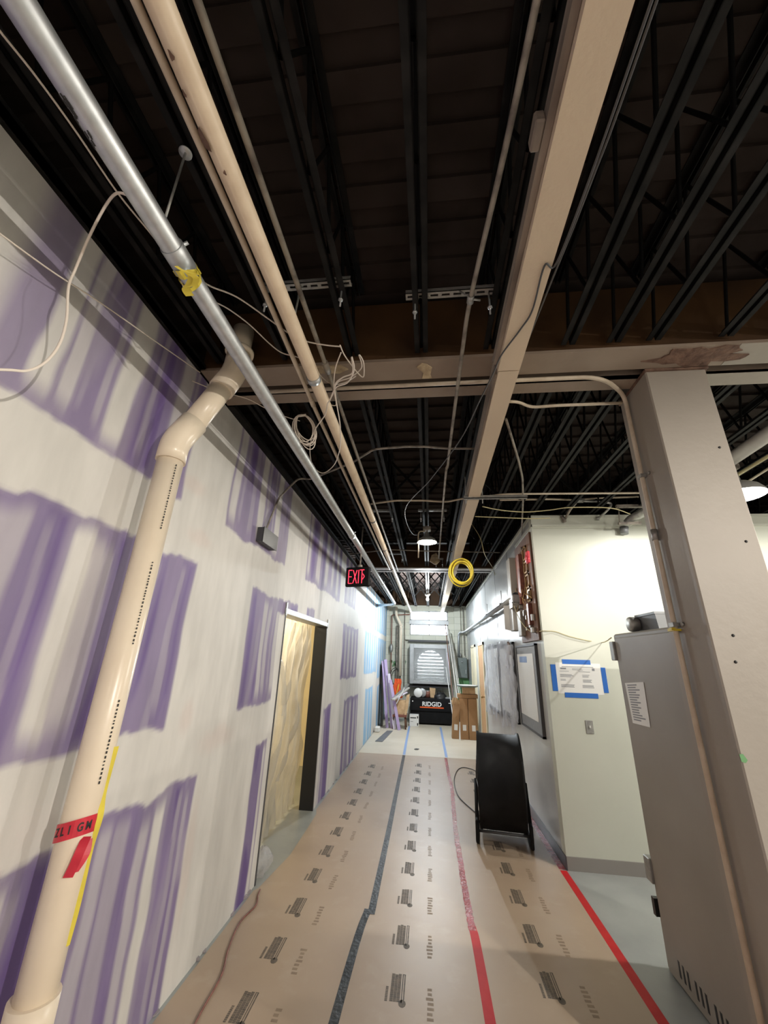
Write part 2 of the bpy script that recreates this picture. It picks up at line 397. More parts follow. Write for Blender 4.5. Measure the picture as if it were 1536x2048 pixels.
# fields of bare board: y0,y1,z0,z1, tint, white streaks (centre, half width, strength), edge softness
PU, BL = 0, 1
fields = [
 (-3.6,.42,2.49,3.4,PU,[(-3,.06,.8),(-2.5,.06,.8),(-2,.07,.9),(-1.4,.06,.8),(-.8,.06,.8),(-.2,.06,.8)]),
 (.40,1.90,2.49,3.4,PU,[(.60,.20,1.),(.985,.05,.95),(1.09,.035,.75),(1.16,.02,.35),(1.375,.055,1.),(1.27,.02,.5),(1.535,.02,.4),(1.735,.045,.75),(1.82,.015,.4)]),
 (-3.6,2.17,1.33,2.19,PU,[(-3,.06,.8),(-2.4,.06,.8),(-1.8,.06,.8),(-1,.06,.8),(-.4,.06,.8),(.2,.06,.8),(.6,.06,.8),(.93,.035,.8),(1.07,.07,.55),(1.225,.02,.3),(1.405,.055,.98),(1.48,.035,.7),(1.53,.02,.5),(1.83,.03,.4),(2.06,.025,.35)]),
 (-3.6,2.60,-.1,1.02,PU,[(-3,.06,.8),(-2,.06,.8),(-1,.06,.8),(0,.06,.8),(.6,.06,.8),(1.0,.06,.9),(1.42,.05,.8),(1.50,.03,.4),(1.93,.04,.55),(2.04,.05,.45),(2.30,.040,1.),(2.20,.03,.6),(2.47,.02,.4),(2.54,.02,.5)]),
 (2.40,3.58,2.50,3.4,PU,[(2.47,.05,.85),(2.58,.02,.35),(2.74,.03,.35),(2.92,.05,.9),(3.02,.02,.5),(3.29,.055,.95),(3.17,.02,.5),(3.40,.015,.3)]),
 (2.98,3.62,1.32,2.18,PU,[(3.30,.045,.75),(3.40,.03,.6),(3.50,.02,.4),(3.58,.03,.8)]),
 (3.55,4.12,2.07,2.20,PU,[(3.8,.04,.6)]),
 (4.45,4.75,2.07,2.22,PU,[]),
 (3.42,3.66,-.1,1.02,PU,[(3.62,.025,.9)]),
 (4.27,6.06,2.50,3.4,PU,[(4.36,.05,.8),(4.75,.08,.75),(5.15,.07,.8),(5.5,.06,.7),(5.82,.07,.8)]),
 (5.56,6.0,-.1,1.07,PU,[(5.6,.04,.8)]),
 (6.47,7.9,1.36,2.20,PU,[(6.75,.07,.6),(7.05,.07,.75),(7.35,.07,.75),(7.65,.07,.7)]),
 (6.42,7.4,2.52,3.4,PU,[(6.7,.06,.7),(7.0,.06,.7),(7.25,.05,.7)]),
 (6.90,8.24,-.1,1.05,PU,[(7.1,.07,.7),(7.45,.07,.8),(7.8,.07,.7),(8.1,.06,.7)]),
 (8.80,10.85,1.36,2.25,BL,[(9.1,.07,.8),(9.45,.07,.8),(9.8,.08,.8),(10.2,.08,.8),(10.6,.08,.8)]),
 (8.7,10.0,2.5,3.4,BL,[(9.0,.1,.9),(9.3,.12,.9),(9.7,.08,.8)]),
 (10.3,13.2,2.35,3.4,BL,[(10.7,.1,.8),(11.2,.1,.8),(11.7,.1,.8),(12.2,.1,.8),(12.7,.1,.8)]),
 (9.15,10.3,-.1,1.06,BL,[(9.6,.06,.8),(10.0,.06,.7)]),
 (11.1,13.2,1.2,2.2,BL,[(11.5,.1,.8),(12.0,.1,.8),(12.5,.1,.8),(12.9,.1,.8)]),
 (11.2,13.2,-.1,1.0,BL,[(11.6,.1,.8),(12.2,.1,.8),(12.8,.1,.8)]),
]
ys = np.concatenate([np.arange(-4,.38,.09), np.arange(.38,5.5,.0115), np.arange(5.5,9,.028), np.arange(9,YB+.03,.035)])
zs = np.linspace(0, ZW, 236)
DY0, DY1, DZ = 3.76, 5.42, 2.075
ys[np.argmin(abs(ys-DY0))] = DY0; ys[np.argmin(abs(ys-DY1))] = DY1; zs[np.argmin(abs(zs-DZ))] = DZ
Y, Z = np.meshgrid(ys, zs, indexing='ij')
ww = (vnoise(Y*9, Z*1.3, 1)-.5)*.035 + (vnoise(Y*30, Z*4, 2)-.5)*.010
Yn = Y + (vnoise(Y*2, Z*2.2, 3)-.5)*.05 + (vnoise(Y*7, Z*6, 4)-.5)*.014
Zn = Z + (vnoise(Y*6, Z*1, 5)-.5)*.05 + (vnoise(Y*26, Z*5, 6)-.5)*.022
bare = np.zeros_like(Y); tint = np.zeros_like(Y)
for (y0,y1,z0,z1,tc,sts) in fields:
    e = .012
    mk = ss(y0-e, y0+e, Yn)*(1-ss(y1-e, y1+e, Yn))*ss(z0-e, z0+e, Zn)*(1-ss(z1-e, z1+e, Zn))
    # thin lavender skim near the field border and in broad vertical swipes
    skim = .20*ss(.55,.66, vnoise(Y*7+3, Z*1.1, 8)) + .14*ss(.58,.75, vnoise(Y*16, Z*1.7+9, 9))
    edge = np.minimum(np.minimum(Yn-y0, y1-Yn), np.minimum(Zn-z0, z1-Zn))
    skim = np.maximum(skim, .18*(1-ss(0, .07, edge)))
    w = np.zeros_like(Y)
    for (yc, hw, st) in sts:
        endt = .07*vnoise(np.array([yc*13.]), np.array([3.]), 12)[0]+.02
        lv = ss(z0+endt*.2, z0+endt+.09, Zn)
        if z1 < 3.3: lv = lv*(1-ss(z1-endt-.06, z1-endt*.3, Zn))
        sy = Yn + ww
        st_ = st*(1-ss(hw*.70, hw*1.45, abs(sy-yc)))*(.35+.65*lv)
        halo = .30*st*(1-ss(hw*1.3, hw*2.6, abs(sy-yc-.01)))
        w = np.maximum(w, np.maximum(st_, halo))
    b_ = mk*np.clip(1-np.maximum(w, skim), 0, 1)
    bare = np.maximum(bare, b_); tint = np.where(mk > .5, tc, tint)
nz = vnoise(Y*3, Z*3, 20)[..., None]
purple = np.array([.120,.075,.225])*(1-nz)+np.array([.155,.10,.27])*nz
blue = np.array([.20,.42,.66])+0*nz
cb = np.where(tint[..., None] > .5, blue, purple)
white = np.array([.655,.635,.60])*(1-nz*.12)
# faint pink spots where the mud dried late
for (py_, pz_, a, b) in ((2.15,2.335,.13,.05),(2.35,1.337,.06,.09),(2.77,1.18,.22,.07),(2.0,2.62,.12,.05),(2.65,.6,.05,.3)):
    t = np.exp(-(((Yn-py_)/a)**2+((Zn-pz_)/b)**2)**2)[..., None]*.45
    white = white*(1-t)+np.array([.60,.50,.46])*t
col = white*(1-bare[..., None]) + cb*bare[..., None]
ny, nzz = len(ys), len(zs)
verts = np.stack([np.full(Y.size, XL), Y.ravel(), Z.ravel()], 1)
I = np.arange(ny*nzz).reshape(ny, nzz)
q = np.stack([I[:-1,:-1], I[1:,:-1], I[1:,1:], I[:-1,1:]], -1)
ymid = (ys[:-1]+ys[1:])/2; zmid = (zs[:-1]+zs[1:])/2
hole = ((ymid > DY0) & (ymid < DY1))[:, None] & (zmid < DZ)[None, :]
q = q[~hole].reshape(-1, 4)
me = bpy.data.meshes.new('wall_left'); ex = []; ef = []
def addbox(a, b):
    mbx = MB().box(a, b); o = len(verts)+len(ex); ex.extend([tuple(v) for v in mbx.v]); ef.extend([tuple(o+i for i in f) for f in mbx.f])
TH = .13
for a, b in (((XL-TH,-4.1,0),(XL-.002,DY0,ZW-.001)), ((XL-TH,DY1,0),(XL-.002,YB+.02,ZW-.001)), ((XL-TH,DY0,DZ),(XL-.002,DY1,ZW-.001))): addbox(a, b)
me.from_pydata([tuple(v) for v in verts.tolist()]+ex, [], [tuple(f) for f in q.tolist()]+ef); me.update()
ca = me.color_attributes.new('Col', 'FLOAT_COLOR', 'POINT')
cc = np.ones((len(me.vertices), 4), dtype=np.float32); cc[:len(verts), :3] = col.reshape(-1, 3); cc[len(verts):, :3] = (.5,.47,.43)
ca.data.foreach_set('color', cc.ravel()); me.materials.append(M['drywall'])
wl = bpy.data.objects.new('wall_left', me); C.objects.link(wl); wl['kind'] = 'structure'
# door frame in the left wall
mb = MB()
mb.box((XL-.16,DY0-.03,DZ-.004),(XL+.012,DY1+.03,DZ+.045))
mb.box((XL-.01,DY0-.02,DZ-.02),(XL+.014,DY0+.012,DZ+.10)); mb.box((XL-.01,DY1-.012,DZ-.02),(XL+.014,DY1+.02,DZ+.09))
dr = mb.build('door_1', 'galvdull'); dr['kind'] = 'structure'
part(MB().box((XL-.16,DY1-.03,.0),(XL+.006,DY1-.001,DZ)), 'door_jamb', 'black', dr, 'black far jamb')
part(MB().box((XL-.16,DY0+.001,.0),(XL+.006,DY0+.02,DZ)), 'door_jamb', 'darkgrey', dr, 'dark near jamb')
# room behind the doorway
struct(MB().box((-4.6,2.0,0),(-4.5,7.4,3.2)).box((-4.6,2.0,0),(XL-TH,2.1,3.2)).box((-4.6,7.3,0),(XL-TH,7.4,3.2)).box((-4.6,2.0,3.1),(XL-TH-.001,7.4,3.2)), 'wall_side_room', pm('cream_side_room_wall', (.80,.70,.48,1), .7))
# back wall (with window opening and fan opening)
WX0, WX1 = -.62, .605
def holed(y0, y1, x0, x1, z1, holes):
    mb = MB(); zc = sorted({0, z1, *[h[2] for h in holes], *[h[3] for h in holes]})
    for a, b in zip(zc[:-1], zc[1:]):
        hs = sorted([h for h in holes if h[2] <= a and h[3] >= b]); x = x0
        for h in hs:
            mb.box((x,y0,a),(h[0],y1,b)); x = h[1]
        mb.box((x,y0,a),(x1,y1,b))
    return mb
struct(holed(YB, YB+.2, -4.7, 7.2, 3.95, [(WX0,WX1,2.42,3.18),(-.45,.45,1.1,2.12)]), 'wall_back', 'block')
struct(MB().box((-4.7,-4.3,0),(7.2,-4.2,3.95)), 'wall_rear', 'roomwall')
struct(MB().box((7.2,-4.3,0),(7.3,13.5,3.95)), 'wall_far_right', 'roomwall')
struct(MB().box((-4.7,-4.3,0),(-4.6,13.5,3.95)), 'wall_outer_left', 'roomwall')
# right-hand room block: corridor side and front face
struct(MB().box((XR,YP+.12,0),(XR+.12,YB,3.31)), 'wall_right', 'wallright')
mb = MB().box((XR,YP,0),(6.4,YP+.12,3.31)); struct(mb, 'wall_partition', 'partition')
struct(MB().box((XR+.12,YP+.12,3.24),(6.4,YB,3.30)), 'trim_1', 'roomwall')
struct(MB().box((XR-.012,YP-.02,3.175),(6.4,YP,3.20)).box((XR-.014,YP-.02,3.175),(XR,YP+.9,3.20)).box((XR-.02,YP-.012,3.285),(6.4,YP,3.315)).box((XR-.02,YP-.012,3.285),(XR,YB,3.315)), 'trim_2', 'partition')
struct(MB().box((XR+.0,YP-.010,0),(6.4,YP,.10)), 'baseboard_partition', 'baseboard')
struct(MB().box((XR-.010,YP-.010,0),(XR,9.2,.10)), 'baseboard_right', 'darkbase')
# wall panel joints on the glossy right wall
mb = MB()
for yy in (6.05, 7.3, 8.6, 9.85, 11.1, 12.3): mb.box((XR-.004,yy,2.1),(XR,yy+.012,3.28))
struct(mb, 'trim_3', 'greybox')
# transom windows: two rows of two panes
for i, (z0, z1) in enumerate(((2.42,2.76),(2.88,3.18))):
    w = MB(); f = .03
    w.box((WX0,YB-.01,z0),(WX0+f,YB+.06,z1)).box((WX1-f,YB-.01,z0),(WX1,YB+.06,z1)).box((WX0,YB-.01,z0),(WX1,YB+.06,z0+f)).box((WX0,YB-.01,z1-f),(WX1,YB+.06,z1)).box((-.012,YB-.01,z0),(.012,YB+.06,z1))
    w = w.build('window_%d' % (i+1), 'greybox'); w['kind'] = 'structure'
    part(MB().box((WX0+f,YB+.03,z0+f),(-.012,YB+.036,z1-f)), 'window_pane', 'glass', w); part(MB().box((.012,YB+.03,z0+f),(WX1-f,YB+.036,z1-f)), 'window_pane', 'glass', w)
struct(MB().box((WX0-.02,YB-.03,2.76),(WX1+.02,YB+.1,2.88)), 'trim_4', 'housing')
struct(MB().box((WX0-.14,YB-.16,2.27),(WX1+.03,YB,2.42)), 'trim_5', 'block')
struct(MB().box((WX0-.03,YB-.20,2.215),(WX1+.03,YB,2.268)), 'trim_6', 'darkgrey')
struct(MB().box((WX0-.08,YB-.07,3.19),(WX1+.08,YB,3.26)), 'trim_7', 'block')
# pilasters at both back corners
struct(MB().box((-1.374,YB-.10,0),(-1.30,YB,3.6)).box((-.98,YB-.05,0),(-.76,YB,3.2)), 'trim_8', 'block')
struct(MB().box((.80,YB-.08,0),(1.00,YB,3.3)), 'trim_9', 'block')

# ------------------------------------------------------------------ girders
def girder(name, y0, mat, label, webm='primer', x0=-1.36, x1=7.1):
    t = thing(name, label, 'girder', (3,y0+.17,ZW), None)
    part(MB().box((x0,y0,ZW),(x1,y0+.165,ZW+.018)), 'near_flange', mat, t)
    part(MB().box((x0,y0+.012,ZW+.019),(x1,y0+.16,ZW+.45)), 'near_web', webm, t, 'dark brown primed web')
    part(MB().box((x0,y0+.235,ZW),(x1,y0+.345,ZW+.018)).box((x0,y0+.235,ZW),(x1,y0+.25,ZW+.45)).box((x0,y0+.235,ZW+.43),(x1,y0+.345,ZW+.45)), 'far_channel', mat, t)
    return t
g1 = girder('double_channel_girder', 1.795, 'girder', 'brown steel double girder crossing the ceiling, resting on the square column')
part(MB().poly([(-.06,1.85,ZW),(-.03,1.82,ZW),(0.0,1.83,ZW),(.03,1.86,ZW),(.02,1.92,ZW),(.03,1.95,ZW),(-.03,1.95,ZW),(-.02,1.90,ZW)], (0,0,-.006)), 'mortar_smear', 'mortar', g1, 'dried tan mortar blot')
part(MB().poly([(-.72,1.80,ZW),(-.5,1.80,ZW),(-.46,1.84,ZW),(-.52,1.87,ZW),(-.66,1.86,ZW)], (0,0,-.005)), 'mortar_smear', 'mortar', g1, 'tan stain at the left end')
pts = []
for k in range(26):
    a = 2*PI*k/26; rr = 1+.22*math.sin(5*a)+.15*math.sin(11*a+1)
    pts.append((1.47+.22*rr*cs(a), 1.875+.072*min(1.1,rr)*sn(a), ZW))
part(MB().poly(pts, (0,0,-.007)), 'torn_paint', 'rust', g1, 'rust brown torn paint above the column')
part(MB().box((1.63,1.797,ZW-.002),(7.0,1.958,ZW)).box((1.60,2.03,ZW-.002),(7.0,2.138,ZW)), 'painted_underside', 'column', g1, 'cream painted stretch right of the column')
g2 = girder('double_channel_girder', 7.30, 'girder_white', 'white painted double girder crossing the ceiling behind the hanging coil', x0=-1.4)

# ------------------------------------------------------------------ bar joists and bridging
JX = [-1.22,-.81,-.42,-.03,.35,.765,1.0,1.2,1.555,1.87,2.3,2.75,3.2,3.7,4.3,4.9]
bays = [(-3.9,1.785,'near','before the brown girder'),(2.15,7.29,'mid','between brown and white girders'),(7.66,13.28,'far','in the last bay')]
ordn = ['first','second','third','fourth','fifth','sixth','seventh','eighth','ninth','tenth','eleventh','twelfth','thirteenth','fourteenth','fifteenth','sixteenth']
def make_joist(x, ya, yb):
    t = thing('bar_joist', '', 'joist', (x,(ya+yb)/2,ZJ))
    mb = MB()
    for s in (-1, 1):
        mb.box((x+s*.009,ya,ZJ),(x+s*.037,yb,ZJ+.005)); mb.box((x+s*.009,ya,ZJ),(x+s*.013,yb,ZJ+.035))
    part(mb, 'bottom_chord', 'joist', t)
    mb = MB()
    for s in (-1, 1): mb.box((x+s*.009,ya,ZD-.006),(x+s*.04,yb,ZD-.001)); mb.box((x+s*.009,ya,ZD-.04),(x+s*.013,yb,ZD-.001))
    part(mb, 'top_chord', 'joist', t)
    mb = MB(); n = int(round((yb-ya)/.30)); P = []
    for k in range(2*n+1):
        yy = ya+.02+(yb-ya-.04)*k/(2*n); P.append((x, yy, ZJ+.02 if k % 2 == 0 else ZD-.02))
    for a, b in zip(P[:-1], P[1:]): mb.tube([a, b], .009, 5, False)
    part(mb, 'web', 'web', t)
    return t
for bi, (ya, yb, bn, where) in enumerate(bays):
    j0 = None
    xs = JX if bi < 2 else JX[:8]
    for i, x in enumerate(xs):
        lab = 'black bar joist %s, %s from the purple wall' % (where, ordn[i])
        if j0 is None: j0 = make_joist(x, ya, yb); j0['label'] = lab; j0['group'] = 'bar joists '+where; x00 = x
        else: dup(j0, (x-x00,0,0), lab, 'bar joists '+where)
# cross bracing between joists
def make_brace(x0, x1, y, dy=.05):
    mb = MB()
    mb.bar((x0,y,ZJ+.03),(x1,y,ZD-.03),.028,.005,(0,1,0)); mb.bar((x0,y+.02,ZD-.03),(x1,y+.02,ZJ+.03),.028,.005,(0,1,0))
    return mb
rows = [(3.95,'mid','crossed black bracing straps between joists near the first slotted hangers',JX[1:14]),(5.75,'mid2','crossed black bracing straps between joists around the hanging dome lamp',JX[1:7]),
        (8.9,'f1','crossed black bracing straps just past the white girder',JX[:6]),(10.1,'f2','crossed black bracing straps in the middle of the last bay',JX[:6]),(11.3,'f3','crossed black bracing straps near the bright bulb',JX[:6])]
for (y, nm, lab, xs) in rows:
    for a, b in zip(xs[:-1], xs[1:]):
        if b-a < .3: continue
        tag(make_brace(a+.01, b-.01, y).build('cross_brace', 'joist'), lab, 'brace', lab)
# ledger pieces and dark steel angle on top of the purple wall
tag(MB().box((XL-.10,-3.9,ZW+.002),(XL+.05,1.785,ZW+.03)).box((XL+.02,-3.9,ZW+.002),(XL+.05,1.785,ZW+.012)).build('wall_angle', 'joist'), 'black steel angle capping the purple wall, nearest stretch', 'angle')
tag(MB().box((XL-.10,2.16,ZW+.002),(XL+.05,7.28,ZW+.03)).build('wall_angle', 'joist'), 'black steel angle capping the purple wall beyond the brown girder', 'angle')

# ------------------------------------------------------------------ square column
col = thing('square_column', 'tall cream painted square column carrying the brown girder', 'column', (1.40,2.1,0))
CX0, CX1, CY0, CY1 = 1.238, 1.556, 1.968, 2.285
part(MB().bevbox((CX0,CY0,0),(CX1,CY1,ZW-.012),.006), 'shaft', 'column', col)
part(MB().box((CX0-.005,CY0-.01,ZW-.014),(CX1+.01,CY1+.01,ZW-.001)), 'cap_plate', 'rust', col, 'rusty cap plate')
for (px, py) in ((1439,895),(1492,1083),(1466,1271),(1471,1324)):
    p = at(px, py, y=CY0); part(MB().lathe([(0,-.004),(.006,-.003),(.007,0)], p, 8, 'y'), 'anchor_hole', 'black', col, 'small dark anchor hole')
p = at(1487, 1518, y=CY0)
part(MB().poly([(p.x-.012,CY0,p.z+.016),(p.x-.010,CY0,p.z-.01),(p.x+.004,CY0,p.z-.014),(p.x+.014,CY0,p.z-.004),(p.x+.002,CY0,p.z+.018)], (0,-.001,0)), 'paint_chip', 'greenpaint', col, 'green chip')
# conduit crossing in the girder gap, then down the column's side
mb = MB(); xw = CX0-.018
mb.tube(bend([(-1.05,2.0,ZW-.012),(.2,1.995,ZW-.012),(1.02,1.995,ZW-.012),(xw,2.185,ZW-.012),(xw,2.185,ZW-.17),(xw,2.185,0.02)], .16, 7), .0125, 10)
cd = thing('electrical_conduit', 'cream conduit running under the brown girder and down the column side', 'conduit', (xw,2.13,0))
part(mb, 'tube', 'creamconduit', cd)
for z in (2.72, 1.90, .42): part(MB().box((CX0-.034,2.165,z-.01),(CX0-.0,2.205,z+.01)).cyl((CX0-.010,2.14,z),(CX0-.001,2.14,z),.010,8), 'conduit_strap', 'galvdull', cd)
for z in (2.37,): part(MB().cyl((xw,2.185,z-.03),(xw,2.185,z+.03),.0165,10), 'coupling', 'galvdull', cd)
tag(MB().box((xw-.017,2.165,1.87),(xw+.017,2.205,1.880)).box((xw-.03,2.16,1.873),(xw-.012,2.18,1.885)).box((CX0-.02,2.205,1.872),(CX0-.004,2.25,1.886)).build('wire_tie', 'yellow'), 'yellow green tie wrapped around the conduit on the column', 'tie')

# ------------------------------------------------------------------ grey cabinet
cb_ = thing('electrical_cabinet', 'tall grey metal cabinet standing behind the square column', 'cabinet', (1.8,2.85,0))
KX, KY0, KY1, KZ = 1.40, 2.28, 3.352, 1.925
part(MB().bevbox((KX+.012,KY0,.0),(2.2,KY1,KZ),.012), 'body', 'cabinet', cb_)
part(MB().bevbox((KX-.006,KY0,.015),(KX+.014,KY1-.055,KZ-.03),.006), 'side_panel', 'cabinet', cb_)
h = MB(); h.bevbox((KX-.022,KY1-.05,KZ-.19),(KX+.02,KY1+.012,KZ-.055),.004); part(h, 'hinge', 'galvdull', cb_, 'grey top hinge')
h = MB(); h.bevbox((KX-.022,KY1-.06,.42),(KX+.02,KY1+.012,.55),.004); part(h, 'hinge', 'galvdull', cb_, 'grey bottom hinge')
part(MB().box((KX-.012,KY1-.02,.245),(KX+.02,KY1+.013,.335)), 'latch_hole', 'black', cb_, 'dark latch opening')
for g0 in range(5):
    for k in range(3):
        yy = 3.165-g0*.155-k*.042; part(MB().box((KX-.0075,yy-.016,.06),(KX-.003,yy,.135)), 'vent_slot', 'black', cb_, 'dark vent slot')
pp = [at(1250,1366,x=KX-.008), at(1287,1364,x=KX-.008), at(1301,1455,x=KX-.008), at(1266,1446,x=KX-.008)]
mb = MB().poly(pp, (-.0012,0,0)); mb.mat(1)
a, b, c, d = pp
for r in range(15):
    t = .06+r*.06
    L = a.lerp(d, t).lerp(b.lerp(c, t), .12); R = a.lerp(d, t).lerp(b.lerp(c, t), .5+.38*random.random())
    mb.bar(L+Vector((-.0018,0,0)), R+Vector((-.0018,0,0)), .001, .008, (0,0,1))
nt_ = tag(mb.build('paper_notice', ['paper_white', 'greylettering']), 'creased printed sheet taped to the grey cabinet', 'paper')
# box on top of the cabinet
bx = thing('junction_box', 'grey flared metal box lying on top of the tall cabinet', 'box', (1.62,3.05,KZ))
mb = MB()
def taper(mb, x0,x1,y0,y1,z0,z1,e):
    o = len(mb.v)
    for (q, z) in ((e, z0), (0, z1)):
        mb.v += [Vector((x0+q,y0+q*.3,z)), Vector((x1-q,y0+q*.3,z)), Vector((x1-q,y1-q*.3,z)), Vector((x0+q,y1-q*.3,z))]
    for f in ((3,2,1,0),(4,5,6,7),(0,1,5,4),(1,2,6,5),(2,3,7,6),(3,0,4,7)): mb.face([o+i for i in f])
taper(mb, 1.49,1.78,2.86,3.12,KZ+.003,KZ+.115,.012)
mb.box((1.485,2.855,KZ+.105),(1.785,3.125,KZ+.12))
part(mb, 'body', 'greybox', bx)
part(MB().lathe([(0,-.03),(.048,-.03),(.052,-.02),(.052,.02),(.045,.032),(0,.032)], (1.462,3.11,KZ+.056), 24, 'x'), 'round_knockout', 'galvdull', bx, 'round pale disc at its end')
tag(MB().bevbox((1.53,2.93,KZ+.0005),(1.60,3.20,KZ+.0028),.001).build('cardboard_scrap', 'paper_white'), 'thin white card scrap under the flared box', 'scrap')

# ------------------------------------------------------------------ taped notice and switch on the partition
yn = YP-.002
nb = [at(1110,1327,y=yn), at(1199,1327,y=yn), at(1206,1385,y=yn), at(1117,1390,y=yn)]
x0, x1 = at(1113,1350,y=yn).x, at(1203,1350,y=yn).x; z1, z0 = at(1150,1326,y=yn).z, at(1155,1388,y=yn).z
sg = thing('taped_notice', 'white printed notice taped to the cream partition with four blue strips', 'notice', ((x0+x1)/2,YP,z0))
part(MB().box((x0,YP-.0015,z0),(x1,YP-.0005,z1)), 'sheet', 'paper_white', sg)
W_, H_ = x1-x0, z1-z0
tp = MB()
for (ax, az, bx_, bz) in ((x0-.05,z0+.02,x0+.0,z1-.02),(x1-.0,z0+.02,x1+.045,z1-.035)):
    part(MB().box((ax,YP-.003,az),(bx_,YP-.0015,bz)), 'blue_tape_strip', 'bluetape', sg)
part(MB().box((x0+.07,YP-.003,z1-.012),(x1-.09,YP-.0015,z1+.032)), 'blue_tape_strip', 'bluetape', sg)
part(MB().box((x0+.06,YP-.003,z0-.035),(x1-.06,YP-.0015,z0+.010)), 'blue_tape_strip', 'bluetape', sg)
mb = MB(); yy = YP-.0025
def lines(mb, xa, za, n, w, dz=.012, h=.004):
    for k in range(n): mb.box((xa,yy,za-k*dz-h),(xa+w*(.8+.2*random.random()),yy+.0008,za-k*dz))
mb.box((x0+.06,yy,z1-.040),(x1-.07,yy+.0008,z1-.034)); lines(mb, x0+.16, z1-.052, 2, .11); mb.box((x0+.045,yy,z1-.062),(x0+.10,yy+.0008,z1-.048)); mb.box((x1-.085,yy,z1-.07),(x1-.06,yy+.0008,z1-.046))
lines(mb, x0+.035, z1-.080, 1, .09); lines(mb, x0+.22, z1-.080, 1, .12)
lines(mb, x0+.035, z1-.110, 3, .13, .010, .005); lines(mb, x0+.25, z1-.110, 3, .07, .010)
lines(mb, x0+.035, z1-.155, 2, .06, .010); lines(mb, x0+.25, z1-.155, 3, .09, .010, .005)
lines(mb, x0+.035, z1-.205, 3, .14, .010, .005); lines(mb, x0+.24, z1-.205, 3, .13, .010, .005)
part(mb, 'printed_text', 'greylettering', sg)
p = at(1179, 1454, y=YP)
sw = thing('light_switch', 'grey steel wall plate with one toggle on the cream partition', 'switch', (p.x,YP,p.z-.058))
plt = part(MB().bevbox((p.x-.036,YP-.006,p.z-.058),(p.x+.036,YP-.0005,p.z+.058),.003), 'plate', 'galvdull', sw)
part(MB().box((p.x-.005,YP-.018,p.z-.004),(p.x+.005,YP-.005,p.z+.012)), 'toggle', 'whiteplastic', plt, 'white toggle')

# ------------------------------------------------------------------ floor coverings and tape
mb = MB()
def pz(pts, z=.0002, t=.0022): return [Vector((p[0],p[1],z)) for p in pts], (0,0,t)
out, d = pz([(-1.352,-3.5),(1.15,-3.5),(1.15,8.49),(-1.345,8.50),(-1.340,5.45),(-1.300,5.30),(-1.285,4.9),(-1.27,4.3),(-1.33,3.74),(-1.352,3.70)])
mb.poly(out, d)
# printed marks: rotated text blocks beside a bulb-ended bar
def stamp(mb, x, y, z=.0025, s=1.0, seed=0):
    rn = random.Random(seed)
    for r in range(3):                                   # rows of letter-like ticks along y
        yy = y-.088
        while yy < y+.105:
            hgt = .007+.006*rn.random(); mb.box((x-.042+r*.0185,yy,z),(x-.042+r*.0185+.0172,yy+hgt,z+.0003)); yy += hgt+.0018
    mb.box((x+.018,y-.09,z),(x+.024,y+.11,z+.0003)); mb.box((x+.029,y-.07,z),(x+.036,y+.11,z+.0003)); mb.box((x+.018,y+.107,z),(x+.034,y+.111,z+.0003))
    o = [(x+.026+.020*cs(a)*(1), y-.095+.026*sn(a), z) for a in [2*PI*k/10 for k in range(10)]]
    mb.poly(o, (0,0,.0003))
    yy = y-.09
    while yy < y+.01: mb.box((x-.068,yy,z),(x-.054,yy+.009,z+.0003)); yy += .0115
def faint(mb, x, y, z=.0025):
    rn = random.Random(int(y*1000))
    for k in range(7):
        mb.box((x-.02+.012*rn.random(),y-.12+k*.032,z),(x+.012+.012*rn.random(),y-.12+k*.032+.018,z+.0003))
for (x, y0_, n) in ((-.955,3.115-.444*6,17),(-.185,2.925-.444*5,17),(.665,3.08-.444*6,17)):
    for k in range(n):
        y = y0_+.444*k
        if -1 < y < 8.35:
            mb.mat(1); stamp(mb, x, y, seed=k)
            mb.mat(2); faint(mb, x+.17, y-.06)
mb.mat(0)
tag(mb.build('floor_protection_paper', ['paper','ink','inkfaint']), 'brown protective floor board with rows of dark printed marks', 'floor covering')
out, d = pz([(-1.355,8.505),(1.15,8.495),(1.15,12.9),(-1.35,12.9)], .0002, .002)
tag(MB().poly(out, d).build('floor_protection_paper', 'paperlight'), 'pale clean floor sheet at the far end before the black chest', 'floor covering')
def strip(name, pts, w, mat, label, cat='tape', z=.0032, wav=.0, seg=.05):
    """flat tape ribbon through pts (x,y) with its own small thickness"""
    P = spline([(a, b, 0) for a, b in pts], 24); mb = MB(); rn = random.Random(3)
    L = []
    for p in P: L.append(Vector((p.x+(rn.random()-.5)*wav, p.y, z)))
    for i in range(len(L)-1):
        a, b = L[i], L[i+1]; t = .0006+.0016*rn.random()*(1 if wav else 0)
        mb.quad((a.x-w/2,a.y,z),(a.x+w/2,a.y,z),(b.x+w/2,b.y,z),(b.x-w/2,b.y,z))
        mb.quad((a.x-w/2,a.y,z-.0012),(a.x-w/2,a.y,z),(b.x-w/2,b.y,z),(b.x-w/2,b.y,z-.0012))
        mb.quad((a.x+w/2,a.y,z),(a.x+w/2,a.y,z-.0012),(b.x+w/2,b.y,z-.0012),(b.x+w/2,b.y,z))
    return tag(mb.build(name, mat), label, cat)
strip('floor_tape', [(-.49,-2),(-.486,2.65),(-.455,3.62)], .050, 'greytape', 'black floor tape on the brown board, nearer piece')
strip('floor_tape', [(-.425,3.56),(-.44,5.0),(-.455,6.0),(-.49,8.49)], .052, 'greytape', 'scuffed grey black floor tape, longer far piece', z=.0038)
strip('floor_tape', [(.29,-2),(.288,2.78),(.272,3.55)], .055, 'redtape', 'plain red floor tape down the middle, nearest the camera')
strip('floor_tape', [(.272,3.50),(.262,4.2),(.265,5.4),(.30,6.6),(.285,7.4),(.285,8.45)], .048, 'redtapegloss', 'wrinkled shiny red tape down the middle of the board', wav=.006, z=.0040)
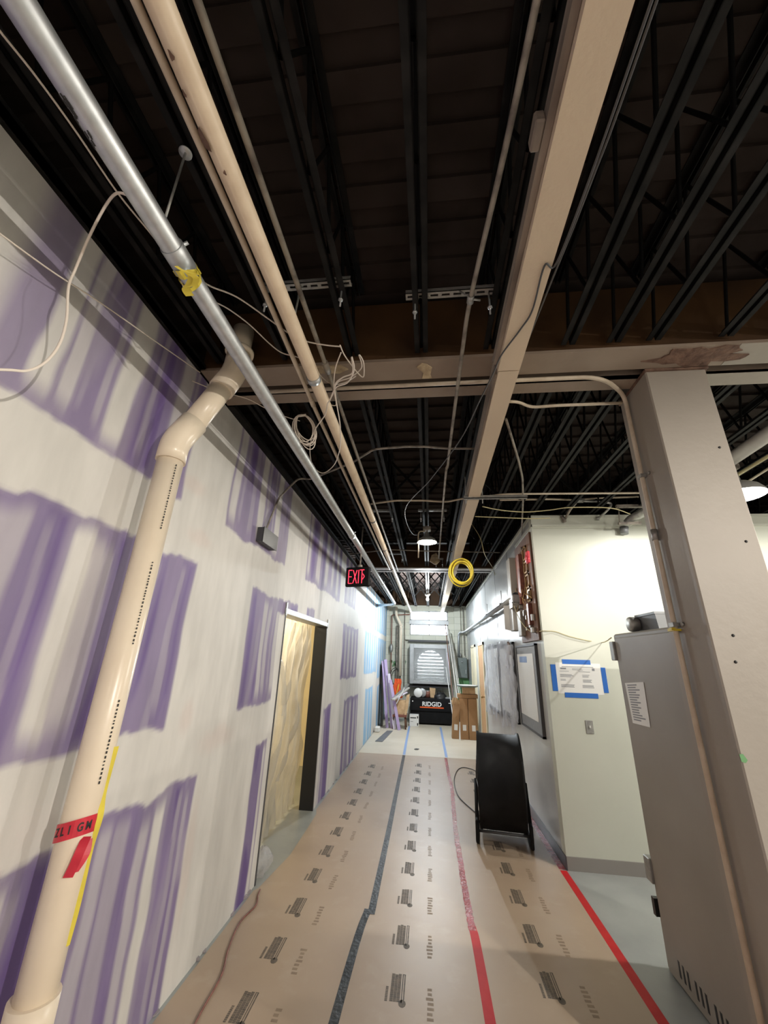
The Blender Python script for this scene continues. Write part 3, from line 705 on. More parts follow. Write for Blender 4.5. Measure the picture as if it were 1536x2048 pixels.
strip('floor_tape', [(1.20,-2),(1.165,3.1),(1.150,4.47)], .058, 'redtape', 'bright red floor tape along the right edge of the board', z=.0034)
strip('floor_tape', [(1.150,4.49),(1.150,8.4)], .058, 'redtapegloss', 'dull red tape along the foot of the right wall behind the fan', z=.0036)
strip('floor_tape', [(-.49,8.52),(-.52,10),(-.55,11.9)], .05, 'bluetapef', 'faded blue tape on the pale sheet, left one', z=.0030)
strip('floor_tape', [(.30,8.52),(.29,10),(.28,12.0)], .05, 'bluetapef', 'faded blue tape on the pale sheet, right one', z=.0030)
tag(MB().poly([(-.32,9.05,.0026),(-.29,9.0,.0026),(-.24,9.02,.0026),(-.22,9.10,.0026),(-.28,9.12,.0026)], (0,0,.008)).build('debris_scrap', 'inkblack'), 'small black scrap lying on the pale floor sheet', 'scrap')
tag(MB().poly([(-1.18,9.6,.0026),(-1.02,9.6,.0026),(-.92,11.0,.0026),(-1.06,11.0,.0026)], (0,0,.01)).build('metal_offcut', 'greybox'), 'grey metal strip lying on the pale floor sheet by the left wall', 'offcut')

# ------------------------------------------------------------------ overhead runs
# long beige boxed-in run
bb = thing('boxed_ceiling_run', 'long cream painted box beam running down the middle of the ceiling', 'beam', (.42,5,3.12))
part(MB().box((.368,-3.9,3.12),(.478,1.715,3.25)), 'near_length', 'beige', bb)
part(MB().box((.372,1.722,3.12),(.478,13.2,3.25)), 'far_length', 'beige', bb)
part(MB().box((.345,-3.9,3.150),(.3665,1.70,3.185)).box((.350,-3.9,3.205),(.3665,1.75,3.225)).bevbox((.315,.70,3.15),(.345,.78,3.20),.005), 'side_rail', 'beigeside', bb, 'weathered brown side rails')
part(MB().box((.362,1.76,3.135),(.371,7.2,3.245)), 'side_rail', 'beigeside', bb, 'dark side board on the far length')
# straps round the box
def strut(x0, x1, y, z, label, mat='galvdull', hole=True):
    """slotted channel bar along x"""
    t = thing('slotted_channel', label, 'strut', ((x0+x1)/2,y,z))
    mb = MB(); n = max(2, int((x1-x0)/.05)); st = (x1-x0)/n; w = .021
    mb.box((x0,y-w,z),(x1,y-.006,z+.003)).box((x0,y+.006,z),(x1,y+w,z+.003))
    for k in range(n+1):
        a = x0+k*st-.009; mb.box((max(a,x0),y-.0061,z),(min(a+.018,x1),y+.0061,z+.003))
    mb.box((x0,y-w,z),(x1,y-w+.003,z+.022)).box((x0,y+w-.003,z),(x1,y+w,z+.022))
    part(mb, 'channel', mat, t)
    for xx in (x0+(x1-x0)*.10, x1-(x1-x0)*.10):
        mb = MB(); mb.cyl((xx,y+.01,z-.13),(xx,y+.01,z+.0),.0045,8).lathe([(0,-.004),(.012,-.003),(.012,.003),(0,.004)], (xx,y+.01,z-.09), 6)
        part(mb, 'bolt', 'galv', t, 'shiny hanging bolt')
    return t
strut(-.82,-.355,1.345,3.368,'slotted steel channel above the cream pipe, left of the other near one')
strut(-.10,.345,1.445,3.368,'slotted steel channel above the grey rod, near the box beam')
strut(-.72,-.40,4.45,3.368,'short slotted channel over the cream pipe beyond the brown girder')
strut(-.12,.22,4.45,3.368,'short slotted channel over the thin conduit in front of the dome lamp')
strut(-.70,-.42,6.55,3.368,'short slotted channel left of the dome lamp, before the white girder')
strut(.12,.26,6.9,3.368,'tiny channel piece right of the dome lamp, before the white girder')
mb = MB().box((.33,3.42,3.105),(.90,3.455,3.112)).box((.33,3.42,3.105),(.90,3.425,3.135)).box((.33,3.45,3.105),(.90,3.455,3.135)).cyl((.35,3.437,3.06),(.35,3.437,3.5),.005,6).cyl((.50,3.437,3.06),(.50,3.437,3.5),.005,6)
tag(mb.build('support_channel', 'galvdull'), 'bright channel carrying the box beam just beyond the brown girder', 'strut')

# steel pipe along the left
sp = thing('galvanised_pipe', 'thick shiny steel conduit running along the purple wall', 'pipe', (-.865,4,2.96))
part(MB().tube(bend([(-.868,-3.9,3.0),(-.864,10.2,3.0),(-1.33,10.45,2.985)], .16, 8), .036, 18), 'tube', 'galv', sp)
for y, z in ((.90,3.0),(4.22,3.0),(7.3,3.0)): part(MB().cyl((-.866,y-.045,z),(-.866,y+.045,z),.0405,18).cyl((-.866,y-.03,z),(-.82,y-.03,z+.03),.007,6), 'coupling', 'galv', sp)
part(MB().cyl((-1.33,10.45,2.985),(-1.372,10.47,2.985),.05,16), 'wall_flange', 'galvdull', sp)
mb = MB()
rn = random.Random(5)
for k in range(26):
    a = 3.7+.8*rn.random(); yy = .435+.009*k/2+.03*rn.random(); p = Vector((-.866+.0365*cs(a), yy, 3.0+.0365*sn(a))); mb.box(p-Vector((.0015,.006,.0015)), p+Vector((.0015,.008,.0015)))
part(mb, 'stamped_print', 'inkblack', sp, 'smudged black factory print')
# hanger rod with disc
hg = thing('hanger_rod', 'thin hanger rod with a round washer above the steel conduit', 'hanger', (-.60,.98,3.04))
p0 = at(331,434,z=3.03); p1 = at(371,306,z=3.322)
part(MB().tube([p0,p1], .004, 8), 'rod', 'galvdull', hg); part(MB().lathe([(0,-.002),(.022,-.002),(.022,.002),(0,.002)], p1, 20), 'washer', 'galv', hg)
# yellow caution tape knotted on it
mb = MB()
def ribbon(mb, pts, w, side=(0,1,0), th=0):
    P = spline(pts, 6); S = Vector(side).normalized()*w/2
    for i in range(len(P)-1): mb.quad(P[i]-S, P[i+1]-S, P[i+1]+S, P[i]+S)
c = Vector((-.866,.955,3.0)); rr = .039
for s0, wid, tilt in ((0,.020,.6),(.012,.014,-.5),(-.008,.016,.1)):
    L = []
    for k in range(17):
        a = 2*PI*k/16; L.append(c+Vector((rr*cs(a), tilt*.05*sn(a)+s0, rr*sn(a)))); rr = .039+.003*(k % 3)
    for a, b in zip(L[:-1], L[1:]): mb.quad(a-Vector((0,wid/2,0)), b-Vector((0,wid/2,0)), b+Vector((0,wid/2,0)), a+Vector((0,wid/2,0)))
def tail(q, w, z=2.955):
    P = [at(a, b, z=z-.006*i) for i, (a, b) in enumerate(q)]; ribbon(mb, P, w, (1,.15,.2))
tail(((372,540),(384,552),(380,566),(372,578),(380,592)), .030)
tail(((380,548),(392,556),(388,570),(376,574)), .024, 2.95)
tail(((352,532),(364,540),(384,546),(399,550)), .012, 2.955)
tag(mb.build('caution_tape', 'caution'), 'yellow caution tape knotted around the steel conduit', 'tape')

# cream pipe, its two small neighbours
cp = thing('cream_pipe', 'cream painted pipe with chipped paint beside the steel conduit', 'pipe', (-.61,4,3.08))
part(MB().tube([(-.612,-3.9,3.10),(-.600,6,3.11),(-.585,13.25,3.13)], .034, 16), 'tube', 'beigepipe', cp)
part(MB().cyl((-.607,1.665,3.1),(-.607,1.70,3.1),.037,16).box((-.612,1.67,3.13),(-.602,1.695,3.16)), 'pipe_clamp', 'galv', cp)
for y in (4.0, 5.2, 6.4): part(MB().cyl((-.604,y,3.105),(-.604,y+.02,3.105),.036,16).cyl((-.604,y+.01,3.14),(-.604,y+.01,3.35),.004,6), 'pipe_clamp', 'darkgrey', cp, 'dark clamp with rod')
for (yy, a, s) in ((.62,4.15,1.6),(.45,4.6,.6),(.52,4.3,.5),(.70,4.9,.4)):
    ctr = []
    for k in range(9):
        b = 2*PI*k/9; q = .010*s*(1+.3*math.sin(3*b+yy*9)); yo = yy+1.7*q*cs(b); aa = a+q*sn(b)/.034
        ctr.append(Vector((-.6115+.0345*cs(aa), yo, 3.1+.0345*sn(aa))))
    mb = MB(); mb.face(list(range(9))); mb.v += ctr; part(mb, 'paint_chip', 'rust', cp, 'dark flaked spot')
tag(MB().tube([(-.672,-3.9,3.12),(-.668,.9,3.12),(-.690,2.0,3.13),(-.700,5.4,3.17),(-.70,7.0,3.2)], .0125, 8).cyl((-.688,1.9,3.13),(-.69,1.96,3.13),.016,8).build('thin_pipe', 'creamconduit'), 'thin cream pipe hugging the left side of the cream pipe', 'pipe')
tag(MB().tube([(-.540,-3.9,3.17),(-.542,1.5,3.17),(-.552,4.5,3.18),(-.56,7.1,3.2)], .012, 8).cyl((-.542,1.64,3.17),(-.542,1.72,3.17),.018,8).build('thin_pipe', 'dirtyconduit'), 'thin dirty conduit hugging the right side of the cream pipe', 'pipe')
p0 = at(590,630,z=3.15); p1 = at(602,568,z=3.385)
tag(MB().tube([p0,p1], .0045, 6).lathe([(0,-.004),(.013,-.003),(.013,.003),(0,.004)], p1-Vector((0,0,.01)), 8).build('hanger_rod', 'galvdull'), 'thin threaded rod between the cream pipe and its slotted channel', 'hanger')
# grey rod conduit to the right of centre
rc = [at(1078,-20,z=3.22), at(1010,300,z=3.22), at(941,598,z=3.24), at(925,700,z=3.22), at(900,890,z=3.22), at(893,935,z=3.22), at(890,965,z=3.22)]
rod = thing('slim_conduit', 'slim grey conduit running towards the dome lamp', 'conduit', (.2,2,3.22))
part(MB().tube(spline(rc[:4]+[rc[4], rc[5]+Vector((.01,0,.01)), rc[6], Vector((.165,6.3,3.24))], 6), .0105, 8), 'tube', 'dirtyconduit', rod)
part(MB().cyl(rc[2]-Vector((0,.02,0)), rc[2]+Vector((0,.02,0)), .016, 10).tube([rc[2]+Vector((0,0,.01)), Vector((.155,1.44,3.385))], .004, 6).tube([rc[2], rc[2]+Vector((.045,.01,.0))], .005, 6), 'conduit_clamp', 'galvdull', rod)
# cross conduits
def conduit(pts, r, mat, label, br=.08, n=8): return tag(MB().tube(bend(pts, br), r, n).build('electrical_conduit', mat), label, 'conduit')
Lp = lambda z, *q: [at(a, b, z=z) for a, b in q]
conduit([(-1.352,2.99,2.63),(-1.352,3.19,3.04),(-1.20,3.22,3.25)]+Lp(3.26,(620,959),(705,925),(748,898),(812,893),(850,893),(895,897),(952,897)), .009, 'dirtyconduit', 'bent conduit from the black wall box up across to the box beam', .05)
conduit(Lp(3.26,(742,1008),(790,1001),(850,1001),(893,1004),(925,997),(955,995),(1010,988))+[at(1285,986,z=3.30)], .010, 'creamconduit', 'cream conduit crossing past the box beam to the right room, upper one', .06)
conduit(Lp(3.29,(700,1108),(778,1099),(850,1102),(1000,1105)), .009, 'dirtyconduit', 'thin dark conduit crossing behind the dome lamp', .06)
conduit(Lp(3.24,(1018,803),(1038,804),(1062,815),(1110,811),(1244,806)), .0095, 'creamconduit', 'short cream conduit between the box beam and the column', .06)
conduit(Lp(3.24,(1012,838),(1025,880),(1037,920),(1045,955),(1046,1000),(1042,1090))+[at(1042,1098,x=1.12)], .009, 'dirtyconduit', 'wavy grey conduit dropping to the brown plywood panel', .06)
yv = 4.30
conduit([at(1000,1000,y=4.0),at(1100,998,y=4.1),at(1150,1000,y=yv),at(1200,996,y=yv),at(1290,993,y=yv)], .011, 'creamconduit', 'cream conduit crossing in front of the partition top, lower one', .05)
jb = thing('conduit_body', 'grey junction fitting with two conduits above the partition edge', 'fitting', at(1157,1000,y=yv))
p = at(1157,1001,y=yv)
part(MB().bevbox((p.x-.055,yv-.03,p.z-.02),(p.x+.06,yv+.03,p.z+.02),.008), 'body', 'galvdull', jb)
part(MB().tube(spline([at(1152,1006,y=yv-.02), at(1140,1020,y=yv), at(1131,1037,y=YP-.03)], 5), .013, 8).cyl(at(1124,1032,y=YP-.03), at(1130,1044,y=YP-.03), .02, 8), 'drop_conduit', 'dirtyconduit', jb)
part(MB().tube(spline([at(1165,1002,y=yv-.02), at(1205,1004,y=yv-.02), at(1222,1008,y=yv-.02), at(1215,1020,y=yv-.01), at(1197,1036,y=YP-.03)], 5), .013, 8).cyl(at(1195,1034,y=YP-.03), at(1196,1040,y=YP-.03), .017, 8), 'drop_conduit', 'galvdull', jb)
bk = thing('pipe_bracket', 'steel bracket and capped pipe elbow above the partition by the column', 'bracket', at(1262,1045,y=4.25))
yb_ = 4.25
part(MB().bar(at(1237,1047,y=yb_), at(1282,1046,y=yb_), .03, .025).bar(at(1232,1013,y=yb_), at(1290,1012,y=yb_), .04, .03).cyl(at(1239,1045,y=yb_), at(1237,1015,y=yb_), .006, 6), 'frame', 'dirtyconduit', bk)
part(MB().tube(spline([at(1254,1046,y=yb_+.05), at(1264,1036,y=yb_), at(1282,1028,y=yb_-.1), at(1310,1008,y=yb_-.3), at(1360,970,y=yb_-.6)], 6), .042, 16), 'pipe', 'galvdull', bk)
part(MB().cyl(at(1248,1054,y=YP-.06), at(1249,1068,y=YP-.06), .045, 16, .04), 'round_cap', 'greybox', bk, 'round grey cap on the wall')

# white / cream cables
cable('loose_cable', [at(a,b,x=-1.10) for a,b in ((-60,-20),(0,62),(70,150),(150,260),(235,385),(300,465),(340,515))]+[at(384,548,z=3.06),at(420,572,z=3.12)]+Lp(3.16,(475,595),(540,640),(580,668),(610,682),(650,690),(680,693)), .0035, 'cord', 'long cream cable from the top left corner under the steel conduit to the tangle', n=5)
cable('loose_cable', [at(262,394,x=-.93),at(235,386,x=-.98),at(212,410,x=-1.05),at(180,470,x=-1.12)]+[at(a,b,x=-1.20) for a,b in ((150,540),(137,575),(133,640),(118,690),(90,725),(55,741),(20,740),(-30,738))], .0042, 'cord', 'thick white cable looping down from the steel conduit over the purple wall', n=6)
cable('loose_cable', [at(a,b,x=-1.30) for a,b in ((-30,445),(100,540),(200,605),(300,675),(400,745))], .003, 'cord', 'thin straight cable stretched along the top of the purple wall', n=5)
cable('loose_cable', [at(a,b,x=-.90) for a,b in ((326,430),(345,462),(355,490),(357,530),(358,550))]+[at(370,580,x=-.93)], .003, 'cord', 'short white wire hanging over the steel conduit by the yellow tape', n=5)
cable('loose_cable', Lp(3.18,(432,605),(460,620),(500,650),(540,688),(565,706),(597,715),(625,731),(645,755),(665,768),(690,765),(712,752)), .0032, 'cord', 'second cream cable sagging from the steel conduit to the tangle', n=5)
cable('loose_cable', [at(385,762,x=-1.30), at(430,780,x=-1.28)]+Lp(3.20,(468,790),(500,800),(532,817),(570,833),(600,842)), .003, 'cord', 'cream cable passing behind the white waste pipe to the coiled hank', n=5)
cable('cable_tangle', Lp(3.10,(680,690),(690,712),(715,745),(727,753),(727,725),(718,710))+Lp(3.12,(723,735),(700,755),(675,765),(665,790),(655,805),(672,810),(668,780),(670,740),(682,705)), .0032, 'cord', 'tangle of cream cable dangling under the brown girder', group=None, n=5)
cable('cable_tangle', Lp(3.06,(704,714),(708,740),(695,765),(672,775),(660,800),(655,808),(650,830),(630,860),(620,895),(625,930),(645,946),(668,930),(680,895),(680,850),(672,800),(670,770),(685,755),(705,745),(703,715)), .0036, 'cord', 'large open loop of cream cable hanging below the girder', n=6)
# hank of coiled cable
mb = MB(); rn = random.Random(2); cen = at(612,862,z=3.16)
ax = (at(612,830,z=3.16)-at(612,895,z=3.16)).normalized(); sx = Vector((1,0,0))
for k in range(7):
    off = Vector((rn.uniform(-.012,.012), rn.uniform(-.02,.02), rn.uniform(-.015,.015))); a_ = .055+.022*rn.random(); b_ = .125+.04*rn.random()
    top = at(603,829,z=3.17)
    L = []
    for q in range(25):
        t = 2*PI*q/24; L.append(top - Vector((0,0,1))*0 + sx*a_*math.sin(t)*1.0 + off*(1-cs(t))/2 + Vector((.03,0.02,0))*(1-cs(t))/2 + Vector((0,.45,-.9)).normalized()*b_*(1-cs(t))/2*2*.62)
    mb.tube(L, .0034, 5, False)
mb.tube([top-Vector((.02,0,.01)), top+Vector((.03,0,-.005))], .008, 6)
tag(mb.build('cable_hank', 'cord'), 'coiled hank of cream cable hung beside the steel conduit', 'cable coil')
# dark wire along the box beam and across to the lamp
cable('dark_wire', [(.52,.4,3.13),(.515,.8,3.13),(.49,1.12,3.115)]+Lp(3.112,(1089,532),(1065,620),(1040,660))+Lp(3.11,(1003,710),(985,750),(960,800),(920,880),(860,960),(810,1020))+[(-.20,5.0,3.25),(-.03,5.25,3.36)], .004, 'darkgrey', 'dark wire crossing under the box beam and sagging to the dome lamp', n=5)
cable('dark_wire', [(.56,-2,3.2),(.55,.4,3.18),(.535,.9,3.17),(.52,1.3,3.2),(.515,1.75,3.26)], .004, 'darkgrey', 'dark wire following the right edge of the box beam', n=5)
cable('yellow_cable', [at(938,1040,y=5.5), at(960,1075,y=5.4), at(970,1110,y=5.6), at(985,1135,x=1.17), at(990,1150,x=1.17)], .005, 'yellowcord', 'pale yellow cable drooping from the box beam to the right wall', n=6)
cable('yellow_cable', Lp(3.15,(965,1013),(1000,1020),(1050,1024),(1100,1020),(1140,1015),(1220,1016),(1260,1028)), .005, 'yellowcord', 'pale cable sagging in front of the partition top', n=6)
cable('yellow_cable', Lp(3.17,(950,1033),(1000,1035),(1060,1037),(1100,1036)), .005, 'yellowcord', 'straight pale yellow cable just under the sagging one', n=6)
cable('yellow_cable', [at(1028,1212,x=1.06), at(1040,1240,x=1.08), at(1060,1262,x=1.14), at(1088,1262,y=YP-.02)]+[at(a,b,y=YP-.02) for a,b in ((1110,1263),(1140,1273),(1175,1281),(1205,1285))]+[Vector((1.40,3.36,1.90))], .0045, 'yellowcord', 'cream cable drooping from the plywood panel to the grey cabinet', n=6)

# white waste pipe with elbow on the left
wp = thing('waste_pipe', 'large cream plastic waste pipe rising in front of the purple wall', 'pipe', (-1.22,1.54,0))
b1 = Vector((-1.215,1.545,2.64)); b2 = Vector((-1.10,1.665,3.20)); 
ctrl = [Vector((-1.225,1.535,0.0)), b1, b2]
b1 = Vector((-1.218,1.55,2.62)); b2 = at(470,745,z=3.17); b3 = b2+Vector((.005,.0,.30))
part(MB().tube([(-1.225,1.54,0),(-1.218,1.55,2.60)], .0575, 24), 'lower_pipe', 'pvc', wp)
part(MB().tube(bend([(-1.218,1.55,2.545),b1+Vector((0,0,.03)), b1+(b2-b1)*.30], .10, 6), .0655, 24), 'elbow', 'pvc', wp)
part(MB().tube([b1+(b2-b1)*.10, b1+(b2-b1)*.98], .0575, 24), 'sloping_pipe', 'pvc', wp)
part(MB().tube(bend([b1+(b2-b1)*.74, b2, b2+Vector((.004,.0,.12))], .10, 6), .0655, 24), 'elbow', 'pvc', wp)
part(MB().tube([b2+Vector((.003,0,.05)), b2+Vector((.004,0,.30))], .0575, 24).lathe([(.0575,0),(.078,0),(.078,.02),(.0575,.02)], b2+Vector((.004,0,.13)), 24), 'upper_pipe', 'pvc', wp)
part(MB().cyl((-1.2245,1.54,.50),(-1.2235,1.54,.685),.069,24), 'coupling', 'pvc', wp)
for (z0, z1) in ((1.25,1.52),(1.72,2.05),(2.2,2.52)):
    mb = MB(); zz = z0; rn = random.Random(int(z0*100))
    while zz < z1:
        hgt = .004+.006*rn.random(); xc = -1.225+.007*zz/2.6
        a = -.30; w = .006
        p = Vector((xc+.0580*cs(a), 1.54+.0580*sn(a), zz)); s = Vector((-sn(a), cs(a), 0))*w/2
        mb.quad(p-s, p+s, p+s+Vector((0,0,hgt)), p-s+Vector((0,0,hgt))); zz += hgt+.004+.004*rn.random()
    part(mb, 'printed_text', 'inkblack', wp, 'line of small dark print')
mb = MB()
for k in range(14):
    a = -2.55+k*.012; mb.quad(*[Vector((-1.222+.060*cs(t), 1.54+.060*sn(t), z)) for t, z in ((-2.6,.70),(-2.5,.70),(-2.5,1.2),(-2.6,1.22))]); break
# red tape band with letters and tail
rb = thing('red_barrier_tape', 'red tape with black letters tied around the cream waste pipe', 'tape', (-1.222,1.54,1.08))
mb = MB(); L = []
for k in range(25):
    a = 2*PI*k/24; L.append(Vector((-1.2225+.0595*cs(a), 1.54+.0595*sn(a), 1.115+.018*cs(a+.3))))
for a, b in zip(L[:-1], L[1:]): mb.quad(a-Vector((0,0,.026)), b-Vector((0,0,.026)), b+Vector((0,0,.026)), a+Vector((0,0,.026)))
ribbon(mb, [(-1.163,1.52,1.10),(-1.158,1.50,1.07),(-1.165,1.495,1.03),(-1.172,1.49,1.00)], .03, (1,.3,0))
ribbon(mb, [(-1.160,1.53,1.09),(-1.150,1.52,1.05),(-1.160,1.50,1.01)], .022, (.6,.8,0))
part(mb, 'band', 'redflag', rb)
mb = MB(); s = 'ZLIGM'
for i, chh in enumerate(s):
    a = -1.92+i*.40; n_ = Vector((cs(a), sn(a), 0)); r_ = Vector((-sn(a), cs(a), .0)); p = Vector((-1.2225,1.54,1.103+.018*cs(a+.3)))+n_*.0602
    mb.text(chh, p-r_*.010, r_+Vector((0,0,-.30*math.sin(a+.3))), (0,0,1), .034, .0004, .72, .03)
part(mb, 'lettering', 'inkblack', rb, 'black letters')
mb = MB(); 
ribbon(mb, [(-1.162,1.56,1.36),(-1.165,1.555,1.22),(-1.160,1.56,1.14),(-1.165,1.555,1.05),(-1.164,1.555,.90),(-1.166,1.55,.80)], .022, (.35,1,0))
tag(mb.build('yellow_flagging_strip', 'caution'), 'strip of yellow tape stuck down the side of the cream waste pipe', 'tape')
# black wall box
bbx = thing('wall_box', 'small black metal box hanging on the purple wall at the end of a conduit', 'box', (-1.35,3.05,2.54))
c4 = [at(518,1062,x=-1.345), at(547,1066,x=-1.345), at(545,1088,x=-1.345), at(516,1083,x=-1.345)]
part(MB().bevbox((XL+.0,2.90,2.545),(XL+.055,3.20,2.665),.004), 'body', 'darkgrey', bbx)
part(MB().bevbox((XL+.055,2.895,2.54),(XL+.060,3.205,2.67),.002), 'cover', 'black', bbx)

# exit sign
YE = 4.95
ex_ = thing('exit_sign', 'black hanging sign with red glowing EXIT letters and arrow', 'exit sign', (at(717,1155,y=YE).x,YE,at(717,1155,y=YE).z))
c = at(716,1154,y=YE); R = RZ(-.22); W2, H2 = .165, .125
mb = MB().bevbox((c.x-W2,c.y-.025,c.z-H2),(c.x+W2,c.y+.025,c.z+H2),.012, R, c); part(mb, 'housing', 'blackgloss', ex_)
rv = R @ Vector((1,0,0)); nv = R @ Vector((0,-1,0)); f0 = c+nv*.0265
mb = MB(); T = Vector((0,0,1))
def seg(a, b):
    n = max(2, int((Vector(b)-Vector(a)).length/.0115))
    for k in range(n+1):
        q = Vector(a).lerp(Vector(b), k/n); pp_ = f0+rv*q.x+T*q.y; mb.lathe([(.0052,0),(.0048,.002),(0,.0025)], pp_, 6, 'y')
def bars(a, b): mb.bar(f0+rv*a[0]+T*a[1], f0+rv*b[0]+T*b[1], .008, .003, nv)
hl = .085
for a, b in (((-.120,-hl),(-.120,hl)),((-.120,hl),(-.072,hl)),((-.120,0),(-.078,0)),((-.120,-hl),(-.072,-hl)),((-.058,-hl),(-.006,hl)),((-.006,-hl),(-.058,hl)),((.018,-hl),(.018,hl)),((.034,hl),(.094,hl)),((.064,-hl),(.064,hl)),((.075,.035),(.098,0)),((.098,0),(.075,-.035))): bars(a, b)
part(mb, 'letters', 'led', ex_, 'red lit letters EXIT with arrow')
ptop = Vector((c.x+.03, c.y, 3.34))
part(MB().cyl((c.x+.02,c.y,c.z+H2),ptop,.010,8).cyl((c.x+.02,c.y,c.z+H2),(c.x+.02,c.y,c.z+H2+.03),.03,12), 'stem', 'dirtyconduit', ex_)
part(MB().tube(spline([c+rv*.14+Vector((0,.0,-.03)), c+rv*.19+Vector((0,0,-.10)), c+rv*.10+Vector((0,.02,-.135)), c-rv*.05+Vector((0,.02,-.13))], 6), .003, 5), 'wire', 'black', ex_)

# ------------------------------------------------------------------ hanging yellow coil
yc_ = at(926,1113,z=3.12).y
cc_ = at(924,1143,y=yc_); Rr = (at(950,1143,y=yc_).x-at(898,1143,y=yc_).x)/2
mb = MB(); rn = random.Random(9)
for k in range(11):
    a_ = Rr*(.74+.24*rn.random()); b_ = a_*(1.08+.08*rn.random()); ox, oz, ty = rn.uniform(-.012,.012), rn.uniform(-.02,.008), rn.uniform(-.03,.03)
    L = [cc_+Vector((ox+a_*math.sin(2*PI*q/28), ty*math.sin(2*PI*q/28+k)+.01*(k-4), oz+b_*cs(2*PI*q/28))) for q in range(29)]
    mb.tube(L, .0095, 7, False)
yco = thing('hanging_cable_coil', 'thick yellow cable coil hanging from the box beam', 'cable coil', cc_)
part(mb, 'coil', 'yellow', yco)
part(MB().tube([cc_+Vector((.01,0,Rr*1.05)), Vector((.47,yc_,3.13))], .010, 6).lathe([(.016,-.02),(.02,0),(.016,.02)], cc_+Vector((.01,0,Rr*1.0)), 10, 'x'), 'tie', 'plywood', yco, 'brown tie at the top')

# ------------------------------------------------------------------ dome lamps
def dome_lamp(pos, r, label, on, ztop, name='dome_lamp'):
    t = thing(name, label, 'lamp', pos)
    x, y, z = pos
    prof = [(r,0),(r*.97,.018*r/.15),(r*.80,.055*r/.15),(r*.50,.085*r/.15),(r*.26,.10*r/.15),(r*.22,.15*r/.15),(r*.1,.165*r/.15)]
    part(MB().lathe(prof+[(0.001,prof[-1][1])], pos, 32), 'shade', 'shadeout', t)
    rfl = part(MB().lathe([(r*.985,.003),(r*.94,.018*r/.15),(r*.76,.050*r/.15),(r*.45,.078*r/.15),(.001,.09*r/.15)], pos, 32), 'reflector', 'enamel', t, 'white enamel inside')
    part(MB().lathe([(.001,.022),(r*.18,.030),(r*.24,.05),(r*.18,.075),(r*.12,.09)], pos, 20), 'bulb', 'bulb' if on else 'bulbweak', rfl, 'glowing bulb')
    part(MB().cyl((x,y,z+r*1.05),(x,y,ztop),.011,8).bevbox((x-.05,y-.05,z+r*1.25),(x+.05,y+.05,z+r*1.25+.05),.006), 'stem', 'dirtyconduit', t)
    return t
L1 = at(854,1085,z=3.10); dome_lamp(L1, .125, 'small white dome lamp hanging over the corridor, its bulb dim', False, 3.33)
conduit([L1+Vector((-.02,0,.15)), L1+Vector((-.09,0,.15)), L1+Vector((-.11,0,.12)), L1+Vector((-.11,.0,-.20))], .008, 'creamconduit', 'short bent cream conduit hanging left of the dome lamp', .03)
L3 = Vector((2.60,3.36,3.07)); dome_lamp(L3, .19, 'brightly lit dome lamp right of the square column', True, 3.5)
# bare bulb at the far end
lb = at(855,1197,z=3.16); lb.y = min(lb.y, 10.2); lb = at(855,1197,y=10.0)
bl = thing('bare_bulb_lamp', 'bright bare bulb glowing near the far windows', 'lamp', lb)
part(MB().lathe([(.001,-.055),(.022,-.05),(.033,-.025),(.030,.0),(.016,.03),(.014,.045)], lb, 16), 'bulb', 'bulb', bl, 'glowing bulb')
part(MB().lathe([(.02,.04),(.04,.05),(.075,.10),(.07,.11),(.03,.13),(.001,.13)], lb, 20), 'socket', 'shadeout', bl)
part(MB().cyl(lb+Vector((0,0,.13)), Vector((lb.x,lb.y,3.36)), .010, 8), 'stem', 'dirtyconduit', bl)
# torn insulation lump, right of lamp
mb = MB(); p = at(870,1117,z=3.27); rn = random.Random(4); o = []
for k in range(14): a = 2*PI*k/14; o.append(p+Vector((.09*cs(a)*(.7+.5*rn.random()),.05*sn(a),.11*sn(a)*(.7+.4*rn.random()))))
mb.poly(o, (0,.05,.0)); tag(mb.build('torn_insulation', 'mortar'), 'tan torn insulation lump just behind the small dome lamp', 'insulation')
# right room overhead pieces
def rightrun(name, q0, q1, z, r, mat, label, cat):
    a, b = at(*q0, z=z), at(*q1, z=z); d = (b-a).normalized()
    return tag(MB().tube([a-d*.6, b+d*.8], r, 14).build(name, mat), label, cat)
rightrun('insulated_pipe', (1482,905), (1530,872), 3.36, .055, 'girder_white', 'thick grey insulated pipe right of the column', 'pipe')
rightrun('yellow_pipe', (1478,948), (1532,915), 3.30, .014, 'yellowcord', 'thin yellow line under the insulated pipe right of the column', 'pipe')
rightrun('slim_conduit', (1482,972), (1532,940), 3.27, .010, 'creamconduit', 'slim cream conduit just above the bright lamp by the column', 'conduit')

